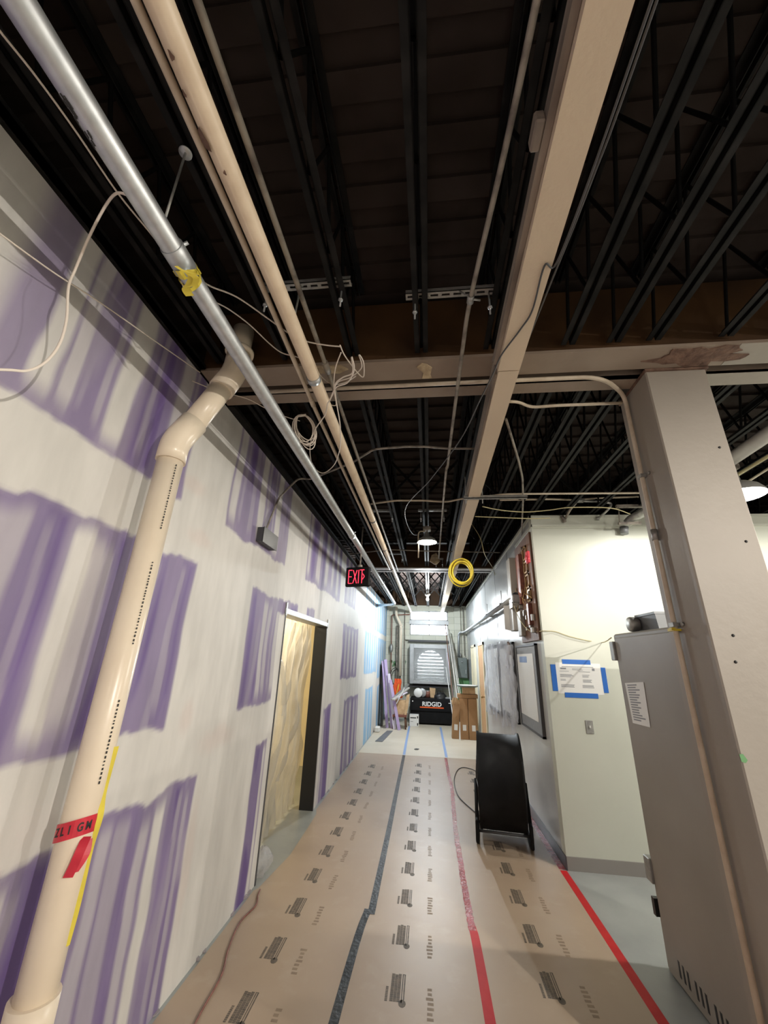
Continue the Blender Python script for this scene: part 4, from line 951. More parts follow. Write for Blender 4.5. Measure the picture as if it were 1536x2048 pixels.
# ------------------------------------------------------------------ doorway plastic sheet
ny_, nz_ = 120, 80; xs_ = XL-.155
def plast(y, z):
    t = (2.08-z)/2.08; d = 0
    # folds hang from pinned points along the top
    for (yk, w, amp, dr) in ((3.86,.06,.05,.02),(4.05,.10,.06,.10),(4.28,.05,.05,-.16),(4.55,.09,.055,-.10),(4.80,.05,.035,-.05),(5.02,.06,.045,.02),(5.2,.04,.03,.0)):
        q = (y-yk-dr*t)/(w*(.5+.9*t)); d += amp*(.35+.65*math.sin(PI*min(1,t*1.15)))*math.exp(-q*q)
    d += .012*math.sin(29*y+5*z+2*math.sin(3*z))+.008*math.sin(61*y-9*z)+.02*math.sin(5*z+2*y)
    return xs_ - .09 + d*1.15
mb = MB(); mb.smooth = True
Y0, Y1 = DY0+.02, DY1+.10
for j in range(nz_+1):
    z = .03+ (2.085-.03)*j/nz_; yr = Y1 - .07*math.exp(-((z-.85)/.25)**2) - .05*math.exp(-((z-.15)/.2)**2)
    for i in range(ny_+1): y = Y0+(yr-Y0)*i/ny_; mb.v.append(Vector((plast(y,z), y, z)))
for j in range(nz_):
    for i in range(ny_): a = j*(ny_+1)+i; mb.face((a,a+1,a+ny_+2,a+ny_+1))
ps = mb.build('plastic_sheet', 'poly')
def flap(path, w0, w1):
    fb = MB(); fb.smooth = True; n = 40; P = spline([(0,a,b) for a,b in path], n//(len(path)-1))
    for i, p in enumerate(P):
        t = i/(len(P)-1); w = w0+(w1-w0)*t
        for k in range(6):
            y = min(Y1, max(Y0, p.y+w*(k/5-.5)+.012*math.sin(9*p.z+k))); fb.v.append(Vector((plast(y,p.z)+.006+.022*math.sin(PI*k/5), y, p.z)))
    for i in range(len(P)-1):
        for k in range(5): a = i*6+k; fb.face((a,a+1,a+7,a+6))
    return fb
tag(ps, 'milky plastic sheet hung across the doorway in the purple wall', 'plastic sheet')
for path, w0, w1 in ((((4.12,2.06),(4.02,1.7),(3.98,1.3),(3.90,.9),(3.84,.4)),.05,.10),(((4.12,2.05),(4.35,1.75),(4.5,1.5),(4.52,1.2)),.05,.16),(((5.0,2.05),(4.85,1.5),(4.55,.95),(4.40,.5),(4.3,.1)),.04,.18),(((5.2,2.05),(5.15,1.4),(5.0,.9),(4.75,.45)),.03,.10),(((4.7,2.06),(4.66,1.6),(4.5,1.1)),.03,.09)):
    part(flap(path, w0, w1), 'fold', 'poly', ps)
mb = MB(); mb.smooth = True; rn = random.Random(8); cz = Vector((-1.40,3.92,.003))
o = len(mb.v); n1, n2 = 12, 9
for j in range(n2+1):
    for i in range(n1):
        a = 2*PI*i/n1; ph = PI*j/n2; rr = .085*(.75+.5*rn.random()); mb.v.append(cz+Vector((rr*math.sin(ph)*cs(a), 1.6*rr*math.sin(ph)*sn(a), max(0,.085+rr*1.1*cs(ph)))))
for j in range(n2):
    for i in range(n1): a = o+j*n1+i; b = o+j*n1+(i+1) % n1; mb.face((a,b,b+n1,a+n1))
tag(mb.build('plastic_wad', 'wrap'), 'crumpled clear plastic wad on the floor inside the doorway', 'plastic')
sh = thing('shovel', 'dark shovel leaning behind the doorway plastic', 'shovel', (-1.75,4.55,0))
part(MB().cyl((-1.70,4.70,.30),(-1.85,5.15,1.55),.014,8), 'handle', 'greybox', sh)
part(MB().poly([(-1.70,4.50,.02),(-1.70,4.72,.05),(-1.70,4.80,.30),(-1.70,4.74,.42),(-1.70,4.62,.44),(-1.70,4.52,.36),(-1.70,4.46,.14)], (-.02,0,0)), 'blade', 'darkgrey', sh)
cable('loose_wire', [(-1.30,3.70,.012),(-1.285,3.62,.012),(-1.25,3.50,.012),(-1.275,3.3,.012),(-1.23,3.05,.012),(-1.17,2.85,.012),(-1.15,2.6,.012),(-1.12,2.3,.012),(-1.13,1.9,.012)], .0055, 'copper', 'brown wire lying on the floor board near the doorway', 'wire')
# mud droppings along the wall foot
mb = MB(); rn = random.Random(12)
for k in range(26):
    y = 2.0+k*.27*(.8+.4*rn.random()); 
    if DY0-.05 < y < DY1+.05 or y > 8.4: continue
    w = .02+.04*rn.random(); mb.poly([(XL+.001,y,.002),(XL+.010+.012*rn.random(),y+w*.2,.002),(XL+.010+.010*rn.random(),y+w*.8,.002),(XL+.001,y+w,.002)], (0,0,.004+.014*rn.random()))
tag(mb.build('mud_crumbs', 'mudwhite'), 'crumbs of dried mud along the foot of the purple wall', 'debris', kind='stuff')

# ------------------------------------------------------------------ drum fan
FP = Vector((.745,5.10,0)); FR = RZ(-.112)
fan = thing('drum_fan', 'large black drum fan standing on the floor board by the right wall', 'fan', FP)
def fx(p): return FP + FR @ (Vector(p))
def fmb(mb): mb.v = [fx(v) for v in mb.v]; return mb
HW, RR_, ZC = .215, .435, .505
mb = MB(); cx = (0,0,ZC)
mb.lathe([(RR_+.018,-HW-.012),(RR_+.018,-HW+.012),(RR_,-HW+.016),(RR_,HW-.016),(RR_+.018,HW-.012),(RR_+.018,HW+.012),(RR_-.006,HW+.012),(RR_-.012,HW-.02),(RR_-.012,-HW+.02),(RR_-.006,-HW-.012),(RR_+.018,-HW-.012)], cx, 64, 'x')
part(fmb(mb), 'drum', 'blackgloss', fan)
for s in (-1, 1):
    mb = MB()
    for r in [.07+.04*k for k in range(10)]:
        if r > RR_: break
        mb.tube([(s*(HW+.004+.03*(1-r/RR_)),r*cs(2*PI*k/40),ZC+r*sn(2*PI*k/40)) for k in range(41)], .0022, 4, False)
    for k in range(8):
        a = 2*PI*k/8; mb.tube([(s*(HW+.034),.05*cs(a),ZC+.05*sn(a)),(s*(HW+.004),(RR_-.004)*cs(a),ZC+(RR_-.004)*sn(a))], .0035, 4, False)
    mb.lathe([(.001,s*.006),(.06,s*.006),(.06,-s*.004)], (s*(HW+.032),0,ZC), 20, 'x')
    part(fmb(mb), 'guard', 'black', fan)
mot = part(fmb(MB().cyl((-.10,0,ZC),(.10,0,ZC),.075,20)), 'motor', 'darkgrey', fan)
for k in range(3):
    a = 2*PI*k/3+.4; mb = MB(); L = []
    for rr, w, tw in ((.07,.05,.9),(.2,.09,.65),(.32,.11,.5),(.40,.08,.42)):
        d = Vector((0,cs(a),sn(a))); t = Vector((0,-sn(a),cs(a))); L.append((Vector((0,0,ZC))+d*rr, (t*cs(tw)+Vector((1,0,0))*sn(tw))*w))
    for (p0, s0), (p1, s1) in zip(L[:-1], L[1:]): mb.quad(p0-s0, p1-s1, p1+s1, p0+s0)
    part(fmb(mb), 'blade', 'darkgrey', mot)
for s in (-1, 1):
    X = s*(HW+.040)
    part(fmb(MB().tube(bend([(X,-.05,ZC),(X,-.27,.20),(X,-.33,.05),(X,-.25,.018),(X,.30,.018)], .07, 6), .017, 10).bevbox((X-.014,-.36,.035),(X+.014,-.24,.23),.01)), 'stand_leg', 'blackgloss', fan)
part(fmb(MB().tube([(-HW-.04,-.295,.125),(HW+.04,-.295,.125)], .012, 10)), 'stand_crossbar', 'darkgrey', fan, 'grey front crossbar')
part(fmb(MB().tube([(-HW-.04,.29,.02),(HW+.04,.29,.02)], .015, 10)), 'stand_crossbar', 'black', fan)
for s in (-1, 1): part(fmb(MB().lathe([(.001,-.018),(.05,-.018),(.058,-.008),(.058,.008),(.05,.018),(.001,.018)], (s*(HW+.04),.31,.060), 20, 'x')), 'wheel', 'black', fan)
cable('power_cord', [Vector((.62,5.4,.03)), Vector((.50,5.8,.012)), Vector((.38,6.2,.012)), Vector((.345,6.6,.012)), Vector((.36,7.1,.012)), Vector((.44,7.6,.012)), Vector((.55,7.8,.012)), Vector((.70,7.7,.012)), Vector((.85,7.3,.012))], .006, 'black', 'black power cord looped on the floor beside the drum fan', 'cord')

# ------------------------------------------------------------------ right wall fittings
pl = thing('plywood_panel', 'open brown plywood electrical panel high on the right wall', 'panel', (XR,5.0,1.92))
part(MB().bevbox((XR-.025,4.56,1.93),(XR-.001,5.38,3.14),.004), 'backboard', 'plywood', pl)
part(MB().bevbox((XR-.12,5.33,2.36),(XR-.002,5.52,3.02),.006), 'raceway_box', 'cabinet', pl, 'tall grey raceway')
mb = MB()
for (y0, y1, z0, z1) in ((4.72,4.90,2.86,3.02),(4.72,4.90,2.70,2.84),(4.70,4.88,2.52,2.68),(4.68,4.86,2.36,2.50)):
    x = XR-.04; mb.box((x,y0,z0),(x+.015,y0+.02,z1)).box((x,y1-.02,z0),(x+.015,y1,z1)).box((x,y0,z0),(x+.015,y1,z0+.02)).box((x,y0,z1-.02),(x+.015,y1,z1))
part(mb, 'terminal_frame', 'brass', pl, 'brass coloured terminal frames')
part(MB().bevbox((XR-.075,4.98,2.45),(XR-.025,5.10,2.98),.005).bevbox((XR-.06,5.14,2.38),(XR-.025,5.22,2.98),.005).bevbox((XR-.07,4.72,2.10),(XR-.025,4.80,2.34),.004), 'contactor_bar', 'copper', pl, 'red brown bars')
p = at(1055,1118,x=XR-.09)
part(MB().lathe([(.001,-.02),(.04,-.018),(.05,0),(.04,.018),(.001,.02)], p, 20, 'x').bevbox((p.x-.012,p.y-.045,p.z-.05),(p.x+.02,p.y+.03,p.z+.085),.006), 'red_tag', 'redflag', pl, 'bright red tag')
rn = random.Random(21)
for k in range(16):
    mb = MB()
    y = 4.62+.7*rn.random(); z = 1.97+.45*rn.random(); mb.bevbox((XR-.05-.03*rn.random(),y,z),(XR-.024,y+.03+.04*rn.random(),z+.03+.05*rn.random()),.003)
    part(mb, 'relay_block', 'cabinet', pl, 'small grey relays')
mb = MB()
for k in range(9):
    y = 4.60+.75*rn.random(); z = 1.98+.5*rn.random()
    mb.tube(spline([(XR-.03,y,z),(XR-.07,y+.05,z+.05),(XR-.06,y+.10*rn.random(),z+.12),(XR-.03,y+.1,z+.2)], 5), .005, 5)
part(mb, 'wire', 'brass', pl)
for (y0,y1,z0,z1,d) in ((5.12,5.30,2.0,2.30,.08),):
    part(MB().bevbox((XR-d,y0,z0),(XR-.026 if y1 < 5.36 else XR-.001,y1,z1),.006), 'disconnect_box', 'cabinet', pl, 'brown grey box')
wb = thing('open_wall_box', 'pale grey box with open flap left of the plywood panel', 'box', (XR-.05,5.65,2.1))
part(MB().bevbox((XR-.09,5.50,2.09),(XR-.001,5.74,2.44),.006), 'body', 'girder_white', wb)
part(MB().poly([(XR-.09,5.74,2.10),(XR-.15,5.80,2.12),(XR-.15,5.80,2.44),(XR-.09,5.74,2.44)], (.006,0,0)), 'flap', 'girder_white', wb)
# long conduit on the right wall
lc = thing('wall_conduit', 'long shiny conduit running along the right wall to the far enclosure', 'conduit', (1.1,8,2.5))
e2 = Vector((1.01,YB-.10,2.40))
part(MB().tube(bend([(1.105,5.28,2.49),(1.10,12.9,2.53),(.93,YB-.14,2.53),(.90,YB-.14,1.80)], .22, 8), .036, 16), 'tube', 'galv', lc)
part(MB().lathe([(.05,-.03),(.052,.0),(.045,.02),(.001,.02)], (1.105,5.26,2.49), 20, 'y').bevbox((1.04,5.16,2.40),(1.16,5.24,2.50),.01), 'end_fitting', 'galv', lc, 'bright end fitting')
for y in (6.4, 8.0, 9.7, 11.4): part(MB().box((1.09,y,2.50),(XR,y+.02,2.56)).cyl((1.13,y+.01,2.5),(1.13,y+.01,2.75),.006,6), 'strap', 'galvdull', lc)
def board(name, y0, y1, z0, z1, label, face, paper=None):
    t = thing(name, label, 'board', (XR,(y0+y1)/2,z0)); x = XR-.03
    part(MB().box((x+.004,y0+.02,z0+.02),(XR-.001,y1-.02,z1-.02)), 'panel', face, t)
    f = .022
    part(MB().box((x-.004,y0,z0),(XR-.001,y0+f,z1)).box((x-.004,y1-f,z0),(XR-.001,y1,z1)).box((x-.004,y0,z0),(XR-.001,y1,z0+f)).box((x-.004,y0,z1-f),(XR-.001,y1,z1)), 'frame', 'darkgrey', t)
    if paper: part(MB().box((x+.0005,paper[0],paper[2]),(x+.0035,paper[1],paper[3])), 'paper_sheet', 'paper_white', t)
    return t
bd = board('notice_board', 4.76, 5.78, .965, 1.905, 'grey notice board with a white sheet, nearest on the right wall', 'boardgrey', (4.90,5.74,1.10,1.80))
part(MB().box((XR-.031,5.20,1.70),(XR-.0296,5.60,1.77)), 'printed_header', 'bluetapef', bd, 'pale blue heading')
board('notice_board', 6.0, 7.20, .93, 1.97, 'plastic wrapped notice board, middle one on the right wall', 'boardgrey', (6.1,7.1,1.0,1.9))
board('notice_board', 7.30, 8.75, .87, 1.98, 'white board farthest along the right wall, next to the wooden door', 'boardgrey', (7.36,8.70,.93,1.92))
def wrap(y0, y1, z0, z1, x0, label, seed):
    rn = random.Random(seed); mb = MB(); mb.smooth = True; n1, n2 = 26, 30; ph = [rn.uniform(0,6) for _ in range(6)]
    for j in range(n2+1):
        for i in range(n1+1):
            u, v = i/n1, j/n2; y = y0+(y1-y0)*u + .03*math.sin(9*v+ph[0]); z = z0+(z1-z0)*v + .04*math.sin(7*u+ph[1])*(1-v)
            d = .018*math.sin(21*u+4*v+ph[2])+.014*math.sin(15*v+9*u+ph[3])+.010*math.sin(37*u-11*v+ph[4])+.012*rn.random()
            mb.v.append(Vector((x0-.03-d, y, z)))
    for j in range(n2):
        for i in range(n1): a = j*(n1+1)+i; mb.face((a,a+1,a+n1+2,a+n1+1))
    return tag(mb.build('plastic_wrap', 'wrap'), label, 'plastic sheet')
wrap(5.95,7.15,.80,2.0,XR-.04,'crinkled clear plastic hanging over the middle notice board',1)
wrap(7.35,8.8,.80,2.0,XR-.04,'crinkled clear plastic hanging over the farthest board',2)
wrap(5.72,6.15,1.0,1.92,XR-.06,'loose clear plastic strip beside the nearest notice board',3)
mb = MB(); p = at(1020,1295,x=XR-.05); mb.poly([p+Vector((0,-.05,-.10)), p+Vector((0,.06,-.02)), p+Vector((0,.03,.08)), p+Vector((0,-.08,.02))], (-.03,0,0)); tag(mb.build('dark_rag', 'plywood'), 'dark brown rag stuck above the nearest notice board', 'rag')
# doors on the right wall
d2 = MB().box((XR-.03,9.30,0),(XR-.001,9.36,2.10)).box((XR-.03,10.2,0),(XR-.001,10.28,2.10)).box((XR-.03,9.30,2.04),(XR-.001,10.28,2.10)).build('door_2', 'woodcream'); d2['kind'] = 'structure'
leaf = part(MB().box((XR-.018,9.37,.01),(XR-.002,10.19,2.03)), 'door_leaf', 'doorwood', d2, 'tan wooden door leaf')
part(MB().lathe([(.012,0),(.012,-.04),(.026,-.05),(.026,-.075),(.001,-.08)], (XR-.016,9.46,.98), 12, 'x'), 'door_knob', 'brass', leaf)
d3 = MB().box((XR-.03,11.0,0),(XR-.001,11.08,2.10)).box((XR-.03,11.9,0),(XR-.001,11.98,2.10)).box((XR-.03,11.0,2.04),(XR-.001,11.98,2.10)).build('door_3', 'woodcream'); d3['kind'] = 'structure'
part(MB().box((XR-.018,11.09,.01),(XR-.002,11.89,2.03)), 'door_leaf', 'woodcream', d3, 'cream door leaf')

# ------------------------------------------------------------------ far end
B = YB-.002
# fan housing set in the back wall
fh = thing('wall_fan_housing', 'large silver grey fan housing with arched louvre on the back wall', 'fan housing', (0,12.85,1.05))
X0, X1, Z0_, Z1_, YF = -.58, .60, 1.02, 2.12, 12.80
part(MB().box((X0-.02,YF+.02,Z0_),(X0,B,Z1_)).box((X1,YF+.02,Z0_),(X1+.02,B,Z1_)).box((X0,YF+.02,Z1_-.02),(X1,B,Z1_)).box((X0,YF+.02,Z0_),(X1,B,Z0_+.02)), 'side_casing', 'housing', fh)
f = .11
part(MB().bevbox((X0-.01,YF-.02,Z0_-.01),(X0+f,YF+.03,Z1_+.01),.006).bevbox((X1-f,YF-.02,Z0_-.01),(X1+.01,YF+.03,Z1_+.01),.006).bevbox((X0+f-.002,YF-.02,Z1_-f),(X1-f+.002,YF+.03,Z1_+.01),.006).bevbox((X0+f-.002,YF-.02,Z0_-.01),(X1-f+.002,YF+.03,Z0_+f*.6),.006), 'front_frame', 'housing', fh)
mb = MB(); n = 26
for k in range(1, n): x = X0+f+(X1-X0-2*f)*k/n; mb.bar((x,YF+.0,Z0_+.06),(x,YF+.0,Z1_-f),.0035,.0035)
for k in range(1, n): z = Z0_+.06+(Z1_-f-Z0_-.06)*k/n; mb.bar((X0+f,YF+.004,z),(X1-f,YF+.004,z),.0035,.0035)
part(mb, 'wire_mesh', 'housing', fh)
part(MB().quad((X0+f,YF+.012,Z0_+.05),(X1-f,YF+.012,Z0_+.05),(X1-f,YF+.012,Z1_-f),(X0+f,YF+.012,Z1_-f)), 'dusty_screen', 'screen', fh, 'dusty see-through screen')
mb = MB(); cxx, czz, R_ = 0.03, 1.56, .40
def arch(k, n=20): return [(cxx+R_*cs(PI*i/n), czz+R_*sn(PI*i/n)) for i in range(n+1)]
o = [(X0+.02, YF+.33, Z1_-.03)]; ar = arch(0)
# plate with an arched opening, built as strips left, right and above the arch
for i in range(20):
    (xa, za), (xb, zb) = ar[i], ar[i+1]
    mb.poly([(xa,YF+.33,za),(xa,YF+.33,Z1_-.03),(xb,YF+.33,Z1_-.03),(xb,YF+.33,zb)], (0,.01,0))
mb.box((X0+.01,YF+.33,Z0_+.02),(cxx-R_,YF+.34,Z1_-.03)).box((cxx+R_,YF+.33,Z0_+.02),(X1-.01,YF+.34,Z1_-.03))
part(mb, 'arched_plate', 'greybox', fh)
mb = MB()
for k in range(9):
    z = 1.13+k*.095; hw = R_ if z < czz else math.sqrt(max(.0, R_**2-(z-czz)**2))
    mb.bar((cxx-hw,YF+.38,z),(cxx+hw,YF+.38,z),.006,(.096,.092,.088,.082,.078,.072,.066,.064,.060)[k],(0,.28,1))
mb.box((cxx-.012,YF+.36,Z0_+.03),(cxx+.012,YF+.37,czz+R_)).box((cxx+.13,YF+.36,Z0_+.03),(cxx+.15,YF+.37,czz+R_*.93))
part(mb, 'louvre_slats', 'housing', fh)
part(MB().box((X0+.06,B-.05,Z0_-.10),(X1+.02,B+.0,Z0_-.012)).box((X0-.12,12.9,Z0_-.11),(X1+.0,B,Z0_-.06)), 'support_shelf', 'darkgrey', fh, 'dark shelf beneath')
# jobsite chest
ch = thing('tool_chest', 'big black steel tool chest with white lettering and orange stripe at the corridor end', 'chest', (.04,12.6,0))
cx0, cx1, cy0, cy1 = -.545, .620, 12.28, 12.95
part(MB().bevbox((cx0,cy0+.01,.04),(cx1,cy1,.345),.01).bevbox((cx0+.05,cy0+.04,0),(cx0+.2,cy1-.05,.045),.005).bevbox((cx1-.2,cy0+.04,0),(cx1-.05,cy1-.05,.045),.005), 'lower_body', 'blackgloss', ch)
lid_ = part(MB().bevbox((cx0-.008,cy0-.012,.352),(cx1+.008,cy1+.005,.665),.016).bevbox((cx0-.006,cy0-.018,.345),(cx1+.006,cy0+.02,.362),.004), 'lid', 'blackgloss', ch)
part(MB().text('RIDGID', (.055,cy0-.0145,.475), (1,0,0), (0,0,1), .155, .002, 1.05, .018, 'CENTER'), 'lettering', 'whitelettering', lid_, 'white capital letters')
part(MB().box((-.275,cy0-.0165,.425),(.385,cy0-.013,.455)), 'orange_stripe', 'orangelogo', lid_, 'orange stripe')
part(MB().box((cx0+.05,cy0-.014,.57),(cx0+.08,cy0-.0125,.60)).box((cx1-.10,cy0-.014,.56),(cx1-.04,cy0-.0125,.575)), 'small_label', 'whitelettering', lid_)
part(MB().bar((cx0-.02,cy0+.30,.22),(cx0-.02,cy0+.42,.22),.02,.02).bar((cx1+.02,cy0+.30,.22),(cx1+.02,cy0+.42,.22),.02,.02), 'side_handle', 'darkgrey', ch)
# things on the chest
zt = .667
hm = thing('round_disc', 'round white disc standing on the black chest', 'disc', (-.33,12.42,zt))
part(MB().lathe([(.001,-.01),(.115,-.01),(.125,0),(.115,.012),(.001,.012)], (-.33,12.42,zt+.125), 32, 'y'), 'disc', 'whiteplastic', hm)
tag(MB().lathe([(.001,-.01),(.11,-.01),(.12,0),(.11,.012),(.001,.012)], (-.22,12.55,zt+.122), 32, 'y').build('grey_disc', 'housing'), 'grey round lid leaning behind the white disc on the chest', 'disc')
c1 = thing('paint_tin', 'small red and grey tin on the chest behind the white disc', 'tin', (-.06,12.62,zt))
part(MB().lathe([(.001,0),(.07,0),(.07,.17),(.001,.17)], (-.06,12.62,zt), 20), 'can', 'copper', c1); part(MB().lathe([(.072,.165),(.072,.18),(.001,.18)], (-.06,12.62,zt), 20), 'lid', 'galvdull', c1)
tag(MB().poly([(.02,12.6,zt),(.14,12.6,zt),(.17,12.6,zt+.24),(.0,12.6,zt+.26)], (0,.10,0)).build('tan_bag', 'cardlight'), 'tan paper bag standing on the chest between tin and black bag', 'bag')
mb = MB(); rn = random.Random(6); mb.smooth = True; o = 0; n1, n2 = 16, 8
for j in range(n2+1):
    for i in range(n1):
        a = 2*PI*i/n1; ph = PI/2*j/n2; rr = 1+.18*rn.random(); mb.v.append(Vector((.30+.17*rr*cs(ph)*cs(a), 12.5+.13*rr*cs(ph)*sn(a), zt+.15*rr*sn(ph))))
for j in range(n2):
    for i in range(n1): a = j*n1+i; b = j*n1+(i+1) % n1; mb.face((a,b,b+n1,a+n1))
tb = thing('black_tool_bag', 'rumpled black bag lying on top of the tool chest', 'bag', (.30,12.5,zt)); part(mb, 'bag', 'black', tb); part(MB().tube(spline([(.22,12.42,zt+.12),(.24,12.42,zt+.22),(.36,12.42,zt+.22),(.38,12.42,zt+.12)],6),.012,6), 'handle', 'black', tb)
tag(MB().bevbox((.44,12.4,zt),(.58,12.6,zt+.035),.006).build('pale_hand_tool', 'housing'), 'small grey tool lying at the right end of the chest top', 'tool')
# small white carton
sc = thing('white_carton', 'small white printed carton on the floor in front of the chest', 'carton', (-.43,12.0,0))
part(MB().bevbox((-.545,11.88,.004),(-.300,12.10,.285),.004), 'carton', 'whiteplastic', sc)
part(MB().box((-.525,11.8785,.20),(-.37,11.8795,.225)).box((-.345,11.8785,.20),(-.315,11.8795,.255)).box((-.345,11.8785,.03),(-.315,11.8795,.09)).box((-.515,11.8785,.12),(-.45,11.8795,.127)), 'print', 'inkblack', sc)
# stool / cart with plywood box and boards
cr = thing('rolling_stand', 'low red stand on four legs at the far left, holding a carton', 'stand', (-.83,11.5,0))
part(MB().bevbox((-.96,11.3,.28),(-.60,11.75,.34),.006), 'platform', 'copper', cr)
for x, y in ((-.93,11.34),(-.64,11.34),(-.93,11.7),(-.64,11.7)): part(MB().tube([(x,y,.285),(x+(-.02 if x<-.9 else .02),y,0.002)], .02, 8), 'leg', 'plywood', cr)
tag(MB().poly([(-.93,11.36,.342),(-.68,11.36,.342),(-.61,11.36,.46),(-.64,11.36,.66),(-.93,11.36,.68),(-.95,11.36,.5)], (0,.3,0)).build('cardboard_box', 'cardlight'), 'light cardboard box on the low red stand', 'box')
tag(MB().poly([(-.66,11.32,.342),(-.60,11.30,.342),(-.56,11.30,.50),(-.52,11.30,.84),(-.60,11.32,.80)], (0,.02,0)).build('cardboard_flap', 'cardlight'), 'torn upright cardboard piece beside the stand', 'cardboard')
def plank(a, b, w, h, mat, label, name='metal_track', cat='track', upv=(0,0,1)): return tag(MB().bar(a, b, w, h, upv).build(name, mat), label, cat)
plank((-.96,11.12,.70),(-.60,12.1,1.02),.07,.03,'galvdull','steel track leaning over the carton, upper of the bundle')
plank((-.93,11.05,.70),(-.58,12.0,.94),.07,.03,'girder_white','white track leaning over the carton, lower of the bundle')
plank((-.92,11.2,.70),(-.60,11.5,.86),.05,.02,'gypsum','short pale strip across the top of the carton')
plank((-.86,11.25,.60),(-.66,11.3,.98),.06,.01,'paper_white','white paper offcut sticking out of the carton','paper_offcut','offcut')
ov = thing('orange_safety_vest', 'bright orange vest hanging beside the steel tracks', 'vest', (-.90,12.05,.70))
mb = MB(); mb.smooth = True
for j in range(9):
    for i in range(7): u, v = i/6, j/8; mb.v.append(Vector((-.90+(.09+.05*(1-v))*(u-.5)*2+.02*math.sin(9*v), 12.05+.03*math.sin(14*u+5*v), .66+.50*v)))
for j in range(8):
    for i in range(6): a = j*7+i; mb.face((a,a+1,a+8,a+7))
part(mb, 'cloth', 'orange', ov); part(MB().bar((-.93,12.01,.72),(-.86,12.01,1.02),.02,.004,(0,1,0)), 'reflective_band', 'caution', ov)
# leaning purple boards
for i, (x0, y0, w, lean, h, mat, lab) in enumerate(((-1.33,11.75,.012,.06,1.55,'black','black panel leaning behind the purple boards'),(-1.25,11.45,.016,.18,1.62,'drywallpurple','purple gypsum board strip leaning on the far left wall, leftmost'),(-1.16,11.40,.016,.24,1.66,'drywallpurple','purple gypsum board strip, second in the leaning stack'),(-1.06,11.30,.016,.20,1.30,'gypsum','pale edged gypsum strip, third in the leaning stack'),(-.98,11.20,.016,.26,1.15,'drywallpurple','short purple gypsum strip at the front of the leaning stack'))):
    a = Vector((x0+lean*.8,y0,.004)); b = Vector((x0-lean*.35+.03,y0+.5*.4,h))
    tag((MB().bar(a, b, w, .075, (1,0,.1)) if i else MB().bar(a, b, .4, .03, (1,0,.1))).build('gypsum_board_strip' if i else 'leaning_board', mat), lab, 'board')
tag(MB().bevbox((-1.34,10.7,.003),(-1.22,10.9,.12),.02).build('plastic_bag', 'whiteplastic'), 'small white bag on the floor at the foot of the left wall', 'bag')
# back wall pipes on the left
def wpipe(xs, r, mat, label, ztop, zbot, y=YB-.14, name='wall_pipe'): return tag(MB().tube([(xs,y,zbot),(xs,y,ztop)], r, 10).build(name, mat), label, 'pipe')
pp_ = thing('wall_pipe_with_valve', 'thin brown pipe with an oval valve on the back wall, leftmost', 'pipe', (-1.22,YB-.14,.6))
part(MB().tube(bend([(-1.20,YB-.14,.55),(-1.20,YB-.14,3.02),(-.62,YB-.14,3.05)], .05), .016, 8), 'tube', 'copper', pp_)
part(MB().lathe([(.001,-.13),(.03,-.12),(.055,-.06),(.055,.06),(.03,.12),(.001,.13)], (-1.20,YB-.14,2.0), 14), 'valve', 'galvdull', pp_)
wpipe(-1.02,.028,'dirtyconduit','grey vertical pipe on the back wall, right of the valve pipe',2.70,.55)
dp = thing('cream_drain_pipe', 'cream drain pipe with an offset near the top of the back wall', 'pipe', (-1.0,YB-.2,1.2))
part(MB().tube(bend([(-.90,YB-.25,1.2),(-.90,YB-.25,2.70),(-1.06,YB-.25,3.02),(-1.06,YB-.25,3.28)], .10), .045, 14), 'tube', 'pvc', dp)
for z in (2.72, 2.62): part(MB().cyl((-.90,YB-.25,z-.05),(-.90,YB-.25,z),.052,14), 'coupling', 'pvc', dp)
wpipe(-.78,.012,'dirtyconduit','thin conduit on the back wall just left of the fan housing',3.15,.7)
wpipe(1.09,.012,'dirtyconduit','thin conduit dropping to the grey green enclosure',3.3,1.84, YB-.10)
for k, (x, z, s) in enumerate(((-1.13,1.55,.16),(-.80,1.6,.07))):
    mb = MB(); rn = random.Random(k)
    for q in range(9): px_, pz_ = x+rn.uniform(-s,s)*.8, z+rn.uniform(-s,s)*.5; mb.poly([(px_+.035*rn.uniform(.5,1)*cs(a), YB-.055 if x<-.9 else YB-.002, pz_+.05*rn.uniform(.5,1)*sn(a)) for a in (0,1.2,2.5,3.8,5.1)], (0,-.002,0))
    tag(mb.build('green_paint_mark', 'greenpaint'), ('large green paint smear' if k == 0 else 'small green paint dab')+' on the back wall left of the fan housing', 'paint mark')
tag(MB().tube([(-1.05+.16*cs(t),YB-.20,1.18+.24*sn(t)) for t in [2*PI*k/28 for k in range(29)]], .010, 6).tube([(-1.03+.13*cs(t),YB-.18,1.15+.22*sn(t)) for t in [2*PI*k/28 for k in range(29)]], .010, 6).build('hose_loop', 'black'), 'black hose loop hanging on the back wall behind the orange vest', 'hose')
